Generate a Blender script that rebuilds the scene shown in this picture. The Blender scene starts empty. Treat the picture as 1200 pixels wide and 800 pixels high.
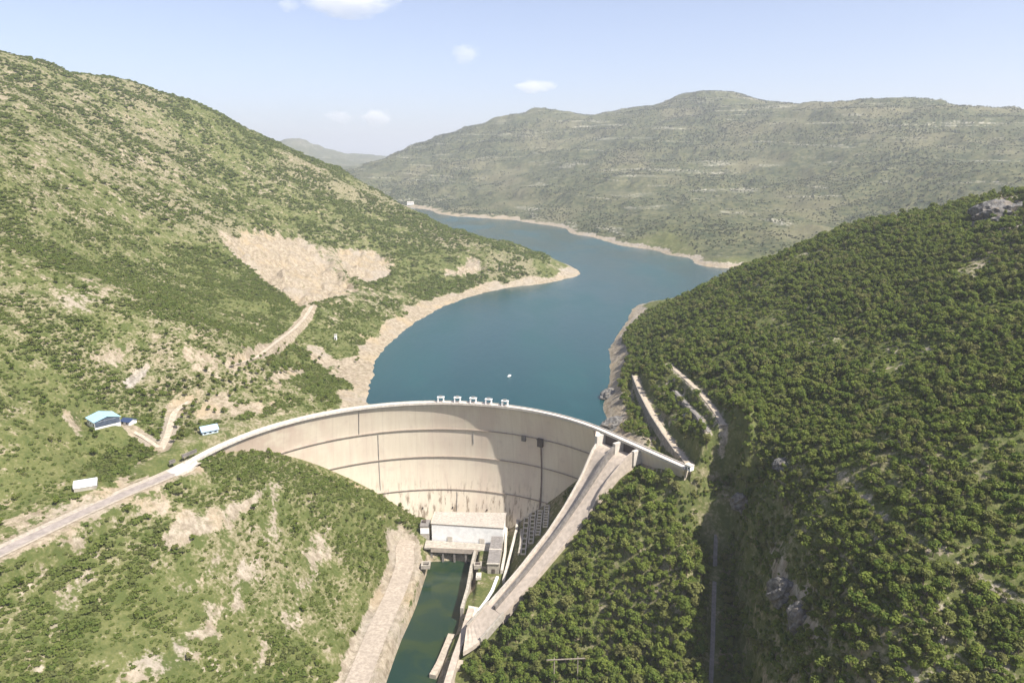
import bpy, bmesh, math, random
import numpy as np

random.seed(7)
rng = np.random.default_rng(7)
R = math.radians
S = bpy.context.scene

# ------------------------------------------------------------------ camera, sky, sun, exposure
CAM_Z, PITCH, HFOV = 200.0, 14.1, 70.0
cam_d = bpy.data.cameras.new("camera")
cam = bpy.data.objects.new("camera", cam_d)
S.collection.objects.link(cam)
cam.location = (0, 0, CAM_Z)
cam.rotation_euler = (R(90 - PITCH), 0, 0)
cam_d.sensor_fit = 'HORIZONTAL'
cam_d.sensor_width = 36
cam_d.angle = R(HFOV)
cam_d.clip_start = 1
cam_d.clip_end = 120000
S.camera = cam

SUN_AZ, SUN_EL = 126.0, 53.0          # azimuth clockwise from +Y (view direction), elevation
world = bpy.data.worlds.new("World")
S.world = world
world.use_nodes = True
wn = world.node_tree.nodes
sky = wn.new('ShaderNodeTexSky')
sky.sky_type = 'NISHITA'
sky.sun_disc = False
sky.sun_elevation = R(SUN_EL)
sky.sun_rotation = R(SUN_AZ)
sky.altitude = 400
sky.air_density = 1.0
sky.dust_density = 1.2
sky.ozone_density = 3.5
bg = wn['Background']
bg.inputs['Strength'].default_value = 0.088
hs = wn.new('ShaderNodeHueSaturation'); hs.inputs['Saturation'].default_value = 0.77     # milky spring sky
world.node_tree.links.new(sky.outputs[0], hs.inputs['Color']); tint = wn.new('ShaderNodeMix'); tint.data_type = 'RGBA'; tint.blend_type = 'MULTIPLY'; tint.inputs[0].default_value = 1.0; tint.inputs[7].default_value = (1.0, .965, 1.06, 1)
world.node_tree.links.new(hs.outputs[0], tint.inputs[6]); world.node_tree.links.new(tint.outputs[2], bg.inputs[0])

sd = bpy.data.lights.new("sun", 'SUN')
sun = bpy.data.objects.new("sun", sd)
S.collection.objects.link(sun)
sd.energy = 4.8
sd.angle = R(0.5)
sd.color = (1.0, 0.95, 0.87)
a, e = R(SUN_AZ), R(SUN_EL)
from mathutils import Vector, Matrix
sdir = Vector((math.sin(a) * math.cos(e), math.cos(a) * math.cos(e), math.sin(e)))
sun.rotation_euler = sdir.to_track_quat('Z', 'Y').to_euler()
sun.location = (800, 0, 1200)

S.view_settings.view_transform = 'Standard'
S.view_settings.look = 'None'
S.view_settings.gamma = 1
S.view_settings.exposure = 0.95
S.cycles.max_bounces = 8
S.cycles.diffuse_bounces = 3
S.cycles.volume_bounces = 4
S.cycles.use_denoising = True

# ------------------------------------------------------------------ small maths: pixel rays, noise, polylines
F = 600 / math.tan(R(HFOV / 2))
SP, CP = math.sin(R(PITCH)), math.cos(R(PITCH))

def ray(px, py):
    """slope of the sight line through a point of the photograph: x and drop per metre forward"""
    t = py - 400
    fwd, down = F * CP - t * SP, F * SP + t * CP
    return (px - 600) / fwd, down / fwd

def at_z(px, py, z):
    kx, kd = ray(px, py)
    y = (CAM_Z - z) / kd
    return (kx * y, y, z)

def at_y(px, py, y):
    kx, kd = ray(px, py)
    return (kx * y, y, CAM_Z - kd * y)

def smooth(x, a, b):
    t = np.clip((x - a) / (b - a), 0, 1)
    return t * t * (3 - 2 * t)

def _hash(ix, iy, seed):
    with np.errstate(over='ignore'):
        h = (ix.astype(np.int64) * 374761393 + iy.astype(np.int64) * 668265263 + seed * 1442695041) & 0xffffffff
        h = ((h ^ (h >> 13)) * 1274126177) & 0xffffffff
        h = (h ^ (h >> 16)) & 0xffff
    return h / 65535.0

def vnoise(x, y, seed=0):
    ix, iy = np.floor(x), np.floor(y)
    fx, fy = x - ix, y - iy
    fx, fy = fx * fx * fx * (fx * (fx * 6 - 15) + 10), fy * fy * fy * (fy * (fy * 6 - 15) + 10)
    a = _hash(ix, iy, seed); b = _hash(ix + 1, iy, seed)
    c = _hash(ix, iy + 1, seed); d = _hash(ix + 1, iy + 1, seed)
    return (a + (b - a) * fx) * (1 - fy) + (c + (d - c) * fx) * fy

def fbm(x, y, lam, seed=0, octv=4, gain=0.5):
    s, amp, tot = 0, 1, 0
    ca, sa = math.cos(0.6), math.sin(0.6)
    x, y = x / lam, y / lam
    for k in range(octv):
        s = s + amp * vnoise(x, y, seed + k * 17)
        tot += amp
        amp *= gain
        x, y = (x * ca - y * sa) * 2.03 + 11.3, (x * sa + y * ca) * 2.03 - 7.1
    return s / tot

def polydist(X, Y, pts):
    """distance to a polyline, height along it, signed side (left of travel > 0), arc length"""
    pts = np.asarray(pts, float)
    best = np.full(X.shape, 1e9); zz = np.zeros(X.shape); side = np.zeros(X.shape); arc = np.zeros(X.shape)
    run = 0
    for i in range(len(pts) - 1):
        a, b = pts[i], pts[i + 1]
        dx, dy = b[0] - a[0], b[1] - a[1]
        L2 = dx * dx + dy * dy
        t = np.clip(((X - a[0]) * dx + (Y - a[1]) * dy) / L2, 0, 1)
        d = np.hypot(X - a[0] - t * dx, Y - a[1] - t * dy)
        m = d < best
        best = np.where(m, d, best)
        if pts.shape[1] > 2:
            zz = np.where(m, a[2] + t * (b[2] - a[2]), zz)
        side = np.where(m, np.sign(dx * (Y - a[1]) - dy * (X - a[0])), side)
        arc = np.where(m, run + t * math.sqrt(L2), arc)
        run += math.sqrt(L2)
    return best, zz, side, arc

def inpoly(X, Y, poly):
    c = np.zeros(X.shape, bool)
    n = len(poly)
    for i in range(n):
        x1, y1 = poly[i][:2]; x2, y2 = poly[i - 1][:2]
        if y1 == y2: continue
        c ^= ((y1 > Y) != (y2 > Y)) & (X < (x2 - x1) * (Y - y1) / (y2 - y1) + x1)
    return c

def polymask(X, Y, poly, soft):
    """1 inside a polygon, fading over `soft` metres across its edge"""
    xs = [p[0] for p in poly]; ys = [p[1] for p in poly]
    m = (X > min(xs) - soft * 2) & (X < max(xs) + soft * 2) & (Y > min(ys) - soft * 2) & (Y < max(ys) + soft * 2)
    out = np.zeros(X.shape)
    if m.any():
        x, y = X[m], Y[m]
        d = polydist(x, y, [p[:2] for p in poly] + [poly[0][:2]])[0]
        out[m] = smooth(np.where(inpoly(x, y, poly), d, -d), -soft, soft)
    return out

# ------------------------------------------------------------------ the lie of the land
LAKE_Z, RIVER_Z = -22.0, -122.0
DC = (-61.0, 424.0)                     # centre of the dam's arc
ctl = []
def C(*pts): ctl.extend(pts)
def Z(*t): ctl.extend(at_z(*p) for p in t)
def D(*t): ctl.extend(at_y(*p) for p in t)

# valley floor, below the dam and drowned above it
C((-57, 560, -122), (-55, 530, -125), (-54, 500, -126), (-58, 460, -126), (-66, 400, -126), (-74, 330, -126), (-85, 250, -126), (-95, 150, -126), (-95, 70, -126))
C((-61, 590, -118), (-58, 640, -105), (-20, 700, -95), (-20, 800, -80), (30, 900, -70), (20, 1020, -65), (90, 1120, -65), (150, 1300, -60), (210, 1500, -55), (160, 1700, -55), (90, 2000, -50), (40, 2300, -50), (-130, 2600, -45), (-300, 2900, -40),
  (240, 1200, -50), (320, 1450, -45), (-90, 700, -50), (50, 640, -55), (-450, 3200, -35), (-250, 2300, -42))
# left bank: riverside esplanade, foot of the slope
C((-107, 384, -112), (-96, 453, -112), (-88, 505, -112), (-80, 550, -106), (-80, 400, -113), (-74, 470, -113), (-72, 525, -112), (-120, 300, -112), (-130, 200, -112), (-90, 300, -113))
# slope between the crest road and the river
Z((330, 534, -19), (370, 550, -34), (400, 566, -51), (450, 590, -79), (490, 611, -98))
Z((250, 560, -9), (330, 545, -20), (150, 620, -13), (250, 620, -27), (350, 600, -47), (100, 700, -29), (200, 720, -47), (300, 700, -66), (400, 650, -80), (350, 750, -88), (0, 760, -27), (0, 800, -33), (200, 800, -62), (100, 800, -47), (430, 620, -85))
C((-280, 200, -35), (-200, 200, -80), (-330, 150, -20))
# crest road shelf
C((-269, 346, 0), (-251, 394, 0), (-236, 440, 0), (-221, 470, 0), (-290, 288, 0), (-320, 200, 0), (-360, 100, 0), (-212, 500, 0))
# left hillside
Z((0, 600, 4), (100, 540, 6), (122, 497, 14), (245, 503, 4), (0, 500, 35), (157, 437, 32), (0, 400, 72), (0, 300, 120), (0, 200, 187), (100, 200, 184), (200, 200, 179.5), (300, 200, 175),
  (200, 300, 86), (100, 300, 103), (300, 300, 68), (100, 400, 60), (300, 400, 27), (200, 400, 50), (400, 300, 40), (350, 430, -4), (400, 450, -14), (330, 480, -2), (300, 450, 12), (200, 470, 14))
D((500, 300, 1350), (450, 260, 1550), (400, 240, 1500), (400, 350, 950), (440, 340, 1080), (540, 325, 1280))
D((0, 68, 1300), (100, 88, 1500), (200, 112, 1700), (300, 158, 1800), (345, 181, 1850), (420, 213, 1900), (500, 256, 1650), (560, 276, 1560), (600, 286, 1525), (640, 301, 1500), (665, 312, 1470))
D((-150, 40, 1150), (-300, 40, 1000), (-300, 300, 560), (-300, 500, 400), (-200, 640, 320))
C((-1000, 1500, 365), (-960, 1750, 345), (-850, 2000, 290), (-680, 2150, 190), (-480, 2250, 60), (-200, 1950, -20), (-60, 1800, -40), (70, 1680, -42), (150, 1600, -42))
# left shoreline
Z((430, 470, -22), (436, 440, -22), (447, 412, -22), (475, 385, -22), (515, 362, -22), (560, 345, -22), (600, 336, -22), (640, 332, -22), (677, 323, -22))
C((-140, 605, -20), (-170, 570, -10), (-100, 640, -35), (150, 1500, -30), (140, 1560, -34))
# right bank under the spillway and round the powerhouse
C((-12, 540, -110), (-14, 500, -110), (-19, 467, -110), (-24, 440, -111), (-34, 470, -113), (-42, 430, -116), (-40, 400, -116), (-35, 340, -116), (-30, 250, -116), (10, 545, -98), (30, 540, -82), (45, 515, -68), (60, 505, -45), (20, 500, -84), (0, 480, -98))
C((70, 500, -16), (77, 498, -16), (31, 463, -60), (-5, 434, -92), (-28, 417, -110), (84, 492, -14))
# wooded spur right of the spillway
Z((750, 585, -22), (700, 620, -45), (660, 645, -57), (600, 725, -97), (700, 700, -75), (650, 760, -98), (760, 760, -84), (700, 800, -101), (780, 680, -54), (600, 800, -111), (550, 800, -114), (785, 600, -28), (812, 640, -40), (811, 715, -60), (814, 800, -78))
C((20, 300, -113), (60, 280, -108), (0, 200, -116), (0, 80, -118))
# ravine and its right rim
Z((842, 585, -18), (850, 640, -46), (855, 720, -67), (861, 800, -85), (866, 560, 0), (886, 600, -5), (908, 660, -12), (950, 790, -26))
C((108, 280, -104), (95, 200, -112), (80, 100, -114))
# right abutment, benches, lake side
C((114, 451, -3), (124, 452, 0), (100, 462, -14))
Z((745, 440, 0), (770, 480, 0), (795, 525, 0), (785, 428, 20), (820, 470, 20), (855, 520, 20), (740, 505, -9), (710, 455, -23), (705, 480, -23), (720, 400, -22))
C((85, 522, -15), (74, 542, -24), (150, 960, -22), (200, 1120, -22), (300, 1230, -26), (420, 1330, -30), (560, 1400, -28), (640, 1480, -5))
# right hillside and its ridge
D((740, 390, 860), (780, 365, 870), (850, 326, 880), (920, 296, 850), (1000, 267, 800), (1100, 245, 740), (1200, 231, 680), (1400, 195, 600), (1700, 190, 450))
Z((1000, 500, 48), (1200, 500, 74), (1000, 400, 72), (1200, 400, 97), (1100, 300, 123), (900, 400, 54), (820, 400, 36), (1200, 600, 50), (1200, 700, 28), (1200, 800, 8), (1000, 600, 28), (1000, 700, 8), (1050, 800, -5), (900, 500, 30), (900, 560, 12), (935, 600, 10))
C((330, 1090, 5), (480, 1050, 60), (600, 950, 110), (700, 800, 150), (230, 150, 20), (300, 60, 40))
# far shore
Z((845, 307, -12), (800, 294.5, -12), (760, 285.5, -11), (690, 270.5, -11), (660, 260.5, -11), (600, 252, -11), (530, 247, -11))
Z((845, 314, -22), (800, 301, -22), (760, 292, -22), (690, 277, -22), (660, 267, -22), (600, 258, -22), (530, 253, -22), (470, 243, -22))
Z((890, 304, -10), (800, 280, 6), (700, 259, 4), (600, 243, 4), (500, 232, 10))
# far hill
D((800, 220, 2800), (800, 160, 3700), (700, 200, 3200), (700, 165, 4000), (1000, 220, 2400), (1000, 165, 3000), (1200, 200, 2000), (600, 200, 3800), (1100, 190, 2500), (900, 190, 3100), (900, 250, 2200), (1050, 255, 1900))
D((430, 197, 5200), (460, 185, 5200), (500, 166, 5200), (560, 147, 5100), (640, 131, 4900), (700, 137, 4900), (740, 131, 4700), (815, 108, 4600), (860, 115, 4400), (900, 124, 4300), (940, 121, 3900), (1000, 117, 3600), (1100, 122, 3300), (1200, 134, 3100), (1500, 150, 2600), (1500, 230, 1700))
C((1500, 5600, 450), (300, 6000, 380), (-600, 6500, 150), (2600, 4500, 350), (4000, 4500, 300))
# far mountains
D((322, 172, 8500), (332, 166, 8500), (345, 160, 8500), (358, 167, 8500), (372, 178, 8300), (385, 184, 8300), (400, 188, 8000), (430, 194, 7600), (300, 182, 8500), (200, 180, 8000), (345, 190, 6500), (370, 196, 6000), (420, 183, 17000), (455, 184, 16000), (385, 183, 17000), (300, 183, 17000), (520, 187, 14000))
C((-9000, 12000, 300), (9000, 12000, 250), (0, 30000, 200), (-14000, 26000, 300), (14000, 26000, 200), (-1400, 4500, 60), (-900, 3800, 30), (-2500, 3000, 250), (-1700, 2400, 300), (-4000, 5000, 300))

ctl = np.array(ctl)
cu = np.arctan2(ctl[:, 0], ctl[:, 1]); cv = np.log(np.hypot(ctl[:, 0], ctl[:, 1]))
def _ker(r2): return 0.5 * r2 * np.log(r2 + 1e-12)
_n = len(ctl)
_A = np.zeros((_n + 3, _n + 3))
_A[:_n, :_n] = _ker((cu[:, None] - cu) ** 2 + (cv[:, None] - cv) ** 2) + np.eye(_n) * 2e-5
_Pm = np.stack([np.ones(_n), cu, cv], 1)
_A[:_n, _n:] = _Pm; _A[_n:, :_n] = _Pm.T
_w = np.linalg.solve(_A, np.concatenate([ctl[:, 2], np.zeros(3)]))
GU, GV, GS = -1.05, math.log(60), 0.006
NU, NV = int(2.1 / GS) + 1, int((math.log(33000) - GV) / GS) + 1
_gu = GU + np.arange(NU) * GS
_gv = GV + np.arange(NV) * GS
GRID = np.empty((NV, NU), np.float32)
_cu, _cv, _wf = cu.astype(np.float32), cv.astype(np.float32), _w.astype(np.float32)
for j0 in range(0, NV, 40):
    v = _gv[j0:j0 + 40]
    r2 = (_gu[None, :, None] - cu) ** 2 + (v[:, None, None] - cv) ** 2
    GRID[j0:j0 + 40] = _ker(r2) @ _w[:_n] + _w[_n] + _w[_n + 1] * _gu[None, :] + _w[_n + 2] * v[:, None]

def base_height(X, Y):
    th = np.arctan2(X, Y); r = np.hypot(X, Y)
    u = (np.clip(th, GU, -GU - 1e-4) - GU) / GS
    v = np.clip((np.log(np.maximum(r, 61)) - GV) / GS, 0, NV - 1.001)
    iu = np.clip(u.astype(int), 0, NU - 2); iv = np.clip(v.astype(int), 0, NV - 2)
    fu, fv = u - iu, v - iv
    h = (GRID[iv, iu] * (1 - fu) + GRID[iv, iu + 1] * fu) * (1 - fv) + (GRID[iv + 1, iu] * (1 - fu) + GRID[iv + 1, iu + 1] * fu) * fv
    back = smooth(np.abs(th), 1.0, 1.5)
    val = np.clip(np.abs(X + 80) * 0.5 - 140, -120, 160)
    return h * (1 - back) + val * back

# ------------------------------------------------------------------ lines laid through the land
CREST_R = 160.0
def arc_pt(deg, r, z=0.0):
    return (DC[0] + r * math.sin(R(deg)), DC[1] + r * math.cos(R(deg)), z)
ARC0, ARC1 = -78.0, 55.0
RW0 = arc_pt(55, CREST_R)                # where the arc passes into the straight right wing
RW1 = (115.0, 451.0, 0.0)
LW0 = arc_pt(-78, CREST_R)
ROAD = [(-219, 452, 0.2), (-226, 436, 0.2), (-238, 415, 0.2), (-252, 385, 0.2), (-268, 346, 0.2), (-290, 288, 0.2), (-318, 210, 0.2), (-360, 90, 0.2)]
BYROAD = [(-236, 446, 0.3), (-226, 470, 0.5), (-214, 498, 0.8), (-199, 530, 1.2), (-188, 566, 0)]
UPROAD, DRIVE, QTRACK, BENCH1, BENCH2, BENCH3 = [], [], [], [], [], []
RIVERSIDE = [(-90, 545, -110), (-84, 520, -111.5), (-86, 480, -112), (-91, 440, -112), (-95, 384, -112), (-108, 300, -112), (-120, 200, -112)]
HOUSE_PADS = []                          # (x, y, z, radius)
# the spillway's axis: s runs down the chute, l across it
SO, SA, SL = (77.0, 498.6), (-0.784, -0.62), (0.62, -0.784)
SP_Z = [(-4, -7.5), (4, -8.5), (10, -12.5), (20, -21.5), (40, -40), (58, -55), (85, -74), (114, -92), (126, -99.5), (134, -103.5), (142, -104.5)]
def sp_z(s): return np.interp(s, [p[0] for p in SP_Z], [p[1] for p in SP_Z])
def sp_xy(s, l): return (SO[0] + SA[0] * s + SL[0] * l, SO[1] + SA[1] * s + SL[1] * l)

def flatten(h, X, Y, line, half, fade):
    if not line: return h
    x0, x1 = min(p[0] for p in line) - half - fade, max(p[0] for p in line) + half + fade
    y0, y1 = min(p[1] for p in line) - half - fade, max(p[1] for p in line) + half + fade
    m = (X > x0) & (X < x1) & (Y > y0) & (Y < y1)
    if m.any():
        d, z, _, _ = polydist(X[m], Y[m], line)
        w = 1 - smooth(d, half, half + fade)
        h[m] = h[m] * (1 - w) + (z - 0.25) * w
    return h

def upstream(X, Y):
    """1 on the reservoir's side of the dam"""
    rr = np.hypot(X - DC[0], Y - DC[1])
    wing = (X - RW0[0]) * (RW0[1] - RW1[1]) + (Y - RW0[1]) * (RW1[0] - RW0[0]) > 0
    return (((rr > 174) & (Y > 455) & (X < RW0[0])) | ((X >= RW0[0]) & wing & (Y > 430)))

QUARRIES = []
def on_face(px, py, r=166.0):
    """where a sight line meets the dam's face"""
    kx, kd = ray(px, py); y = np.linspace(430, 620, 2000)
    i = int(np.argmax(np.hypot(kx * y - DC[0], y - DC[1]) > r)) if False else int(len(y) - 1 - np.argmax((np.hypot(kx * y - DC[0], y - DC[1]) < r)[::-1]))
    return kx * y[i], y[i], CAM_Z - kd * y[i]
CONTACT = sorted([(on_face(*p)[0] - DC[0], on_face(*p)[2] - 1.5) for p in ((330, 531), (370, 545), (400, 558), (430, 572), (450, 583), (470, 594), (490, 606))])
CONTACT = [(-163, -2.0), (-150, -5.0)] + [c for c in CONTACT if c[0] > -149]
def height(X, Y):
    X = np.asarray(X, float); Y = np.asarray(Y, float)
    h = base_height(X, Y)
    r = np.hypot(X, Y)
    # roughness, kept off the dam, the shores and the valley floor
    quiet = smooth(np.hypot(X + 30, Y - 500), 130, 330)
    shore = np.where((Y > 600) & (h < 60), smooth(h - LAKE_Z, 2, 45), smooth(np.abs(h - LAKE_Z), 2, 45))
    floor_ = smooth(h, -112, -85)
    n1 = (fbm(X, Y, 420, 3) - 0.5) * 60 * smooth(r, 1400, 3500) * shore
    n2 = (fbm(X, Y, 130, 5) - 0.5) * 22 * smooth(r, 420, 1500) * (0.25 + 0.75 * shore)
    rid = 1 - np.abs(2 * fbm(X, Y, 170, 9, 3) - 1)
    n5 = (rid - 0.75) * 24 * smooth(r, 600, 1800) * shore
    n3 = (fbm(X, Y, 32, 21) - 0.5) * 7 * (0.35 + 0.65 * quiet) * floor_ * (0.4 + 0.6 * shore)
    n4 = (fbm(X, Y, 9, 31, 3) - 0.5) * 2.6 * floor_ * (0.5 + 0.5 * quiet)
    h = h + n1 * quiet + n2 * quiet + n5 * quiet + n3 + n4
    far = smooth(r, 2200, 2900)
    h = h + far * shore * 5.0 * np.sin(h / 9.0 + 3 * fbm(X, Y, 600, 41, 2))
    for poly, depth in QUARRIES:
        m = polymask(X, Y, poly, 9)
        k = m > 0
        if k.any():
            h[k] -= depth * m[k] * (0.35 + 1.3 * fbm(X[k], Y[k], 24, 77, 4))
            h[k] += m[k] * (13 * (np.abs(2 * fbm(X[k] * 1.0, Y[k], 26, 78, 3) - 1) - .25) + 6 * (fbm(X[k], Y[k], 8, 79, 3) - .5))
    # river channel
    m = (Y < 565) & (Y > 60)
    if m.any():
        d, _, sd_, _ = polydist(X[m], Y[m], [(-49, 560), (-50, 540), (-52, 500), (-57, 450), (-66, 400), (-75, 330), (-86, 250), (-96, 150), (-100, 60)])
        w = 1 - smooth(d, 15, 21)
        h[m] = h[m] * (1 - w) + np.minimum(h[m], -127) * w
    # roads and shelves
    h = flatten(h, X, Y, RIVERSIDE, 9, 9)
    h = flatten(h, X, Y, ROAD, 9.5, 8)
    for ln, hw in ((UPROAD, 3), (DRIVE, 2.5), (QTRACK, 3.5), (BENCH3, 3.5), (BENCH2, 3), (BENCH1, 4)):
        h = flatten(h, X, Y, ln, hw, 4)
    # lake side of bench 1: the ground falls to the foot of its wall
    m = (X > 60) & (X < 150) & (Y > 430) & (Y < 700)
    if m.any():
        for ln, drop in ((BENCH1, 9), (BENCH2, 4), (BENCH3, 1.5)):
            if not ln: continue
            d, z, sd_, arc = polydist(X[m], Y[m], ln)
            w = smooth(d, 2.5, 5) * (1 - smooth(d, 9, 18)) * (sd_ < 0)
            h[m] = h[m] * (1 - w) + np.minimum(h[m], z - drop) * w
    # the ravine: a steep-sided cut falling to the river
    m = (X > 70) & (X < 175) & (Y > 90) & (Y < 470)
    if m.any():
        d, z, sd_, arc = polydist(X[m] + 5 * (fbm(X[m], Y[m], 18, 97, 3) - .5), Y[m], [(139, 448, -12), (137, 436, -34), (133, 415, -56), (124, 370, -80), (117, 335, -97), (107, 280, -110), (95, 200, -116), (80, 100, -118)])
        w = 1 - smooth(d, 7, 14.5)
        h[m] = h[m] * (1 - w) + np.minimum(h[m], z) * w
    # platform of the powerhouse
    w = smooth(X, -29, -26) * (1 - smooth(X, -4, 6)) * smooth(Y, 452, 470) * (1 - smooth(Y, 566, 575))
    h = h * (1 - w) + -110.5 * w
    w = smooth(X, -72, -66) * (1 - smooth(X, -4, 0)) * smooth(Y, 539.5, 541.5) * (1 - smooth(Y, 566, 575))
    h = h * (1 - w) + -111.5 * w
    # under the spillway
    s = (X - SO[0]) * SA[0] + (Y - SO[1]) * SA[1]
    l = (X - SO[0]) * SL[0] + (Y - SO[1]) * SL[1]
    m = (s > -8) & (s < 150) & (np.abs(l) < 50)
    if m.any():
        zc = sp_z(s[m])
        w = 1 - smooth(np.abs(l[m]), 17, 23)
        h[m] = h[m] * (1 - w) + np.minimum(h[m], zc - np.where(l[m] < 1, 7.6, 3.2)) * w
        w2 = smooth(l[m], -36, -24) * (1 - smooth(l[m], -22, -17)) * smooth(s[m], 0, 12)
        h[m] = h[m] * (1 - w2) + np.minimum(h[m], zc - 6) * w2
        w3 = smooth(l[m], 15, 19) * (1 - smooth(l[m], 26, 40)) * smooth(s[m], 22, 36) * (1 - smooth(s[m], 118, 130))
        h[m] = h[m] * (1 - w3) + (zc + 0.35) * w3
    # the left knoll's edge against the dam's face
    rr = np.hypot(X - DC[0], Y - DC[1])
    m = (rr > 120) & (rr < 176) & (X < -60) & (Y > 440)
    if m.any():
        lim = np.interp(X[m] - DC[0], [p[0] for p in CONTACT], [p[1] for p in CONTACT]) + (166 - rr[m]) * .25
        h[m] = np.where(h[m] > lim, lim + (h[m] - lim) * .08, h[m])
    for (x, y, z, rad) in HOUSE_PADS:
        d = np.hypot(X - x, Y - y)
        w = 1 - smooth(d, rad, rad + 8)
        h = h * (1 - w) + z * w
    return h

def hit(px, py, lift=0.0):
    """first point of the land met by the sight line through a point of the photograph"""
    kx, kd = ray(px, py)
    y = 60 * np.exp(np.arange(0, 6.2, 0.0025))
    g = height(kx * y, y) + lift
    z = CAM_Z - kd * y
    i = int(np.argmax(z < g))
    if i == 0: i = len(y) - 1
    a0, a1 = z[i - 1] - g[i - 1], z[i] - g[i]
    t = a0 / (a0 - a1) if a0 != a1 else 0
    yy = y[i - 1] + (y[i] - y[i - 1]) * t
    return (kx * yy, yy, CAM_Z - kd * yy - lift)

def world_poly(pp): return [hit(*p) for p in pp]

# tracks and benches keep to the land they cross, evened out along their length
def along(pxs, lift=0.0):
    P = [list(hit(*p)) for p in pxs]
    z = [p[2] for p in P]
    for _ in range(2): z = [z[0]] + [(z[i - 1] + z[i] + z[i + 1]) / 3 for i in range(1, len(z) - 1)] + [z[-1]]
    return [(p[0], p[1], q + lift) for p, q in zip(P, z)]
_up = along([(188, 527), (196, 515), (201, 495), (206, 474), (222, 470)])
_dr = along([(186, 524), (165, 511), (146, 501)])
_qt = along([(272, 428), (300, 414), (325, 405), (345, 389), (358, 374), (366, 358)])
_b2 = along([(792, 458), (806, 474), (820, 490), (831, 506)])
_b3 = along([(783, 426), (800, 441), (820, 460), (838, 480), (848, 498)])
_b1 = [at_z(744, 440, 0), at_z(752, 460, 0), at_z(765, 485, 0), at_z(780, 508, 0), at_z(796, 530, 0), (119, 456, 0)]
SLOPETRACK = along([(978, 548), (1000, 570), (1040, 606), (1075, 632), (1112, 656), (1155, 682), (1205, 708)])
UPROAD, DRIVE, QTRACK, BENCH1, BENCH2, BENCH3 = _up, _dr, _qt, _b1, _b2, _b3

# ------------------------------------------------------------------ mesh and material helpers
def tag(o, label=None, cat=None, group=None, kind=None):
    if label: o["label"] = label
    if cat: o["category"] = cat
    if group: o["group"] = group
    if kind: o["kind"] = kind
    return o

def link(o, parent=None, loc=None):
    S.collection.objects.link(o)
    if parent: o.parent = parent
    if loc is not None: o.location = loc
    return o

def empty(name, loc, rz=0.0):
    o = bpy.data.objects.new(name, None)
    o.empty_display_size = 1
    link(o); o.location = loc; o.rotation_euler = (0, 0, rz)
    return o

def np_mesh(name, verts, quads=None, tris=None, mat=None, smooth_=False):
    verts = np.asarray(verts, np.float32)
    me = bpy.data.meshes.new(name)
    loops, starts, k = [], [], 0
    if quads is not None and len(quads):
        q = np.asarray(quads, np.int32); loops.append(q.ravel()); starts.append(np.arange(len(q)) * 4); k = q.size
    if tris is not None and len(tris):
        t = np.asarray(tris, np.int32); loops.append(t.ravel()); starts.append(k + np.arange(len(t)) * 3)
    loops = np.concatenate(loops); starts = np.concatenate(starts)
    me.vertices.add(len(verts)); me.vertices.foreach_set("co", verts.ravel())
    me.loops.add(len(loops)); me.loops.foreach_set("vertex_index", loops.astype(np.int32))
    me.polygons.add(len(starts)); me.polygons.foreach_set("loop_start", starts.astype(np.int32))
    if smooth_: me.polygons.foreach_set("use_smooth", np.ones(len(starts), bool))
    me.update(calc_edges=True)
    me.validate()
    if mat: me.materials.append(mat)
    return me

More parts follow.
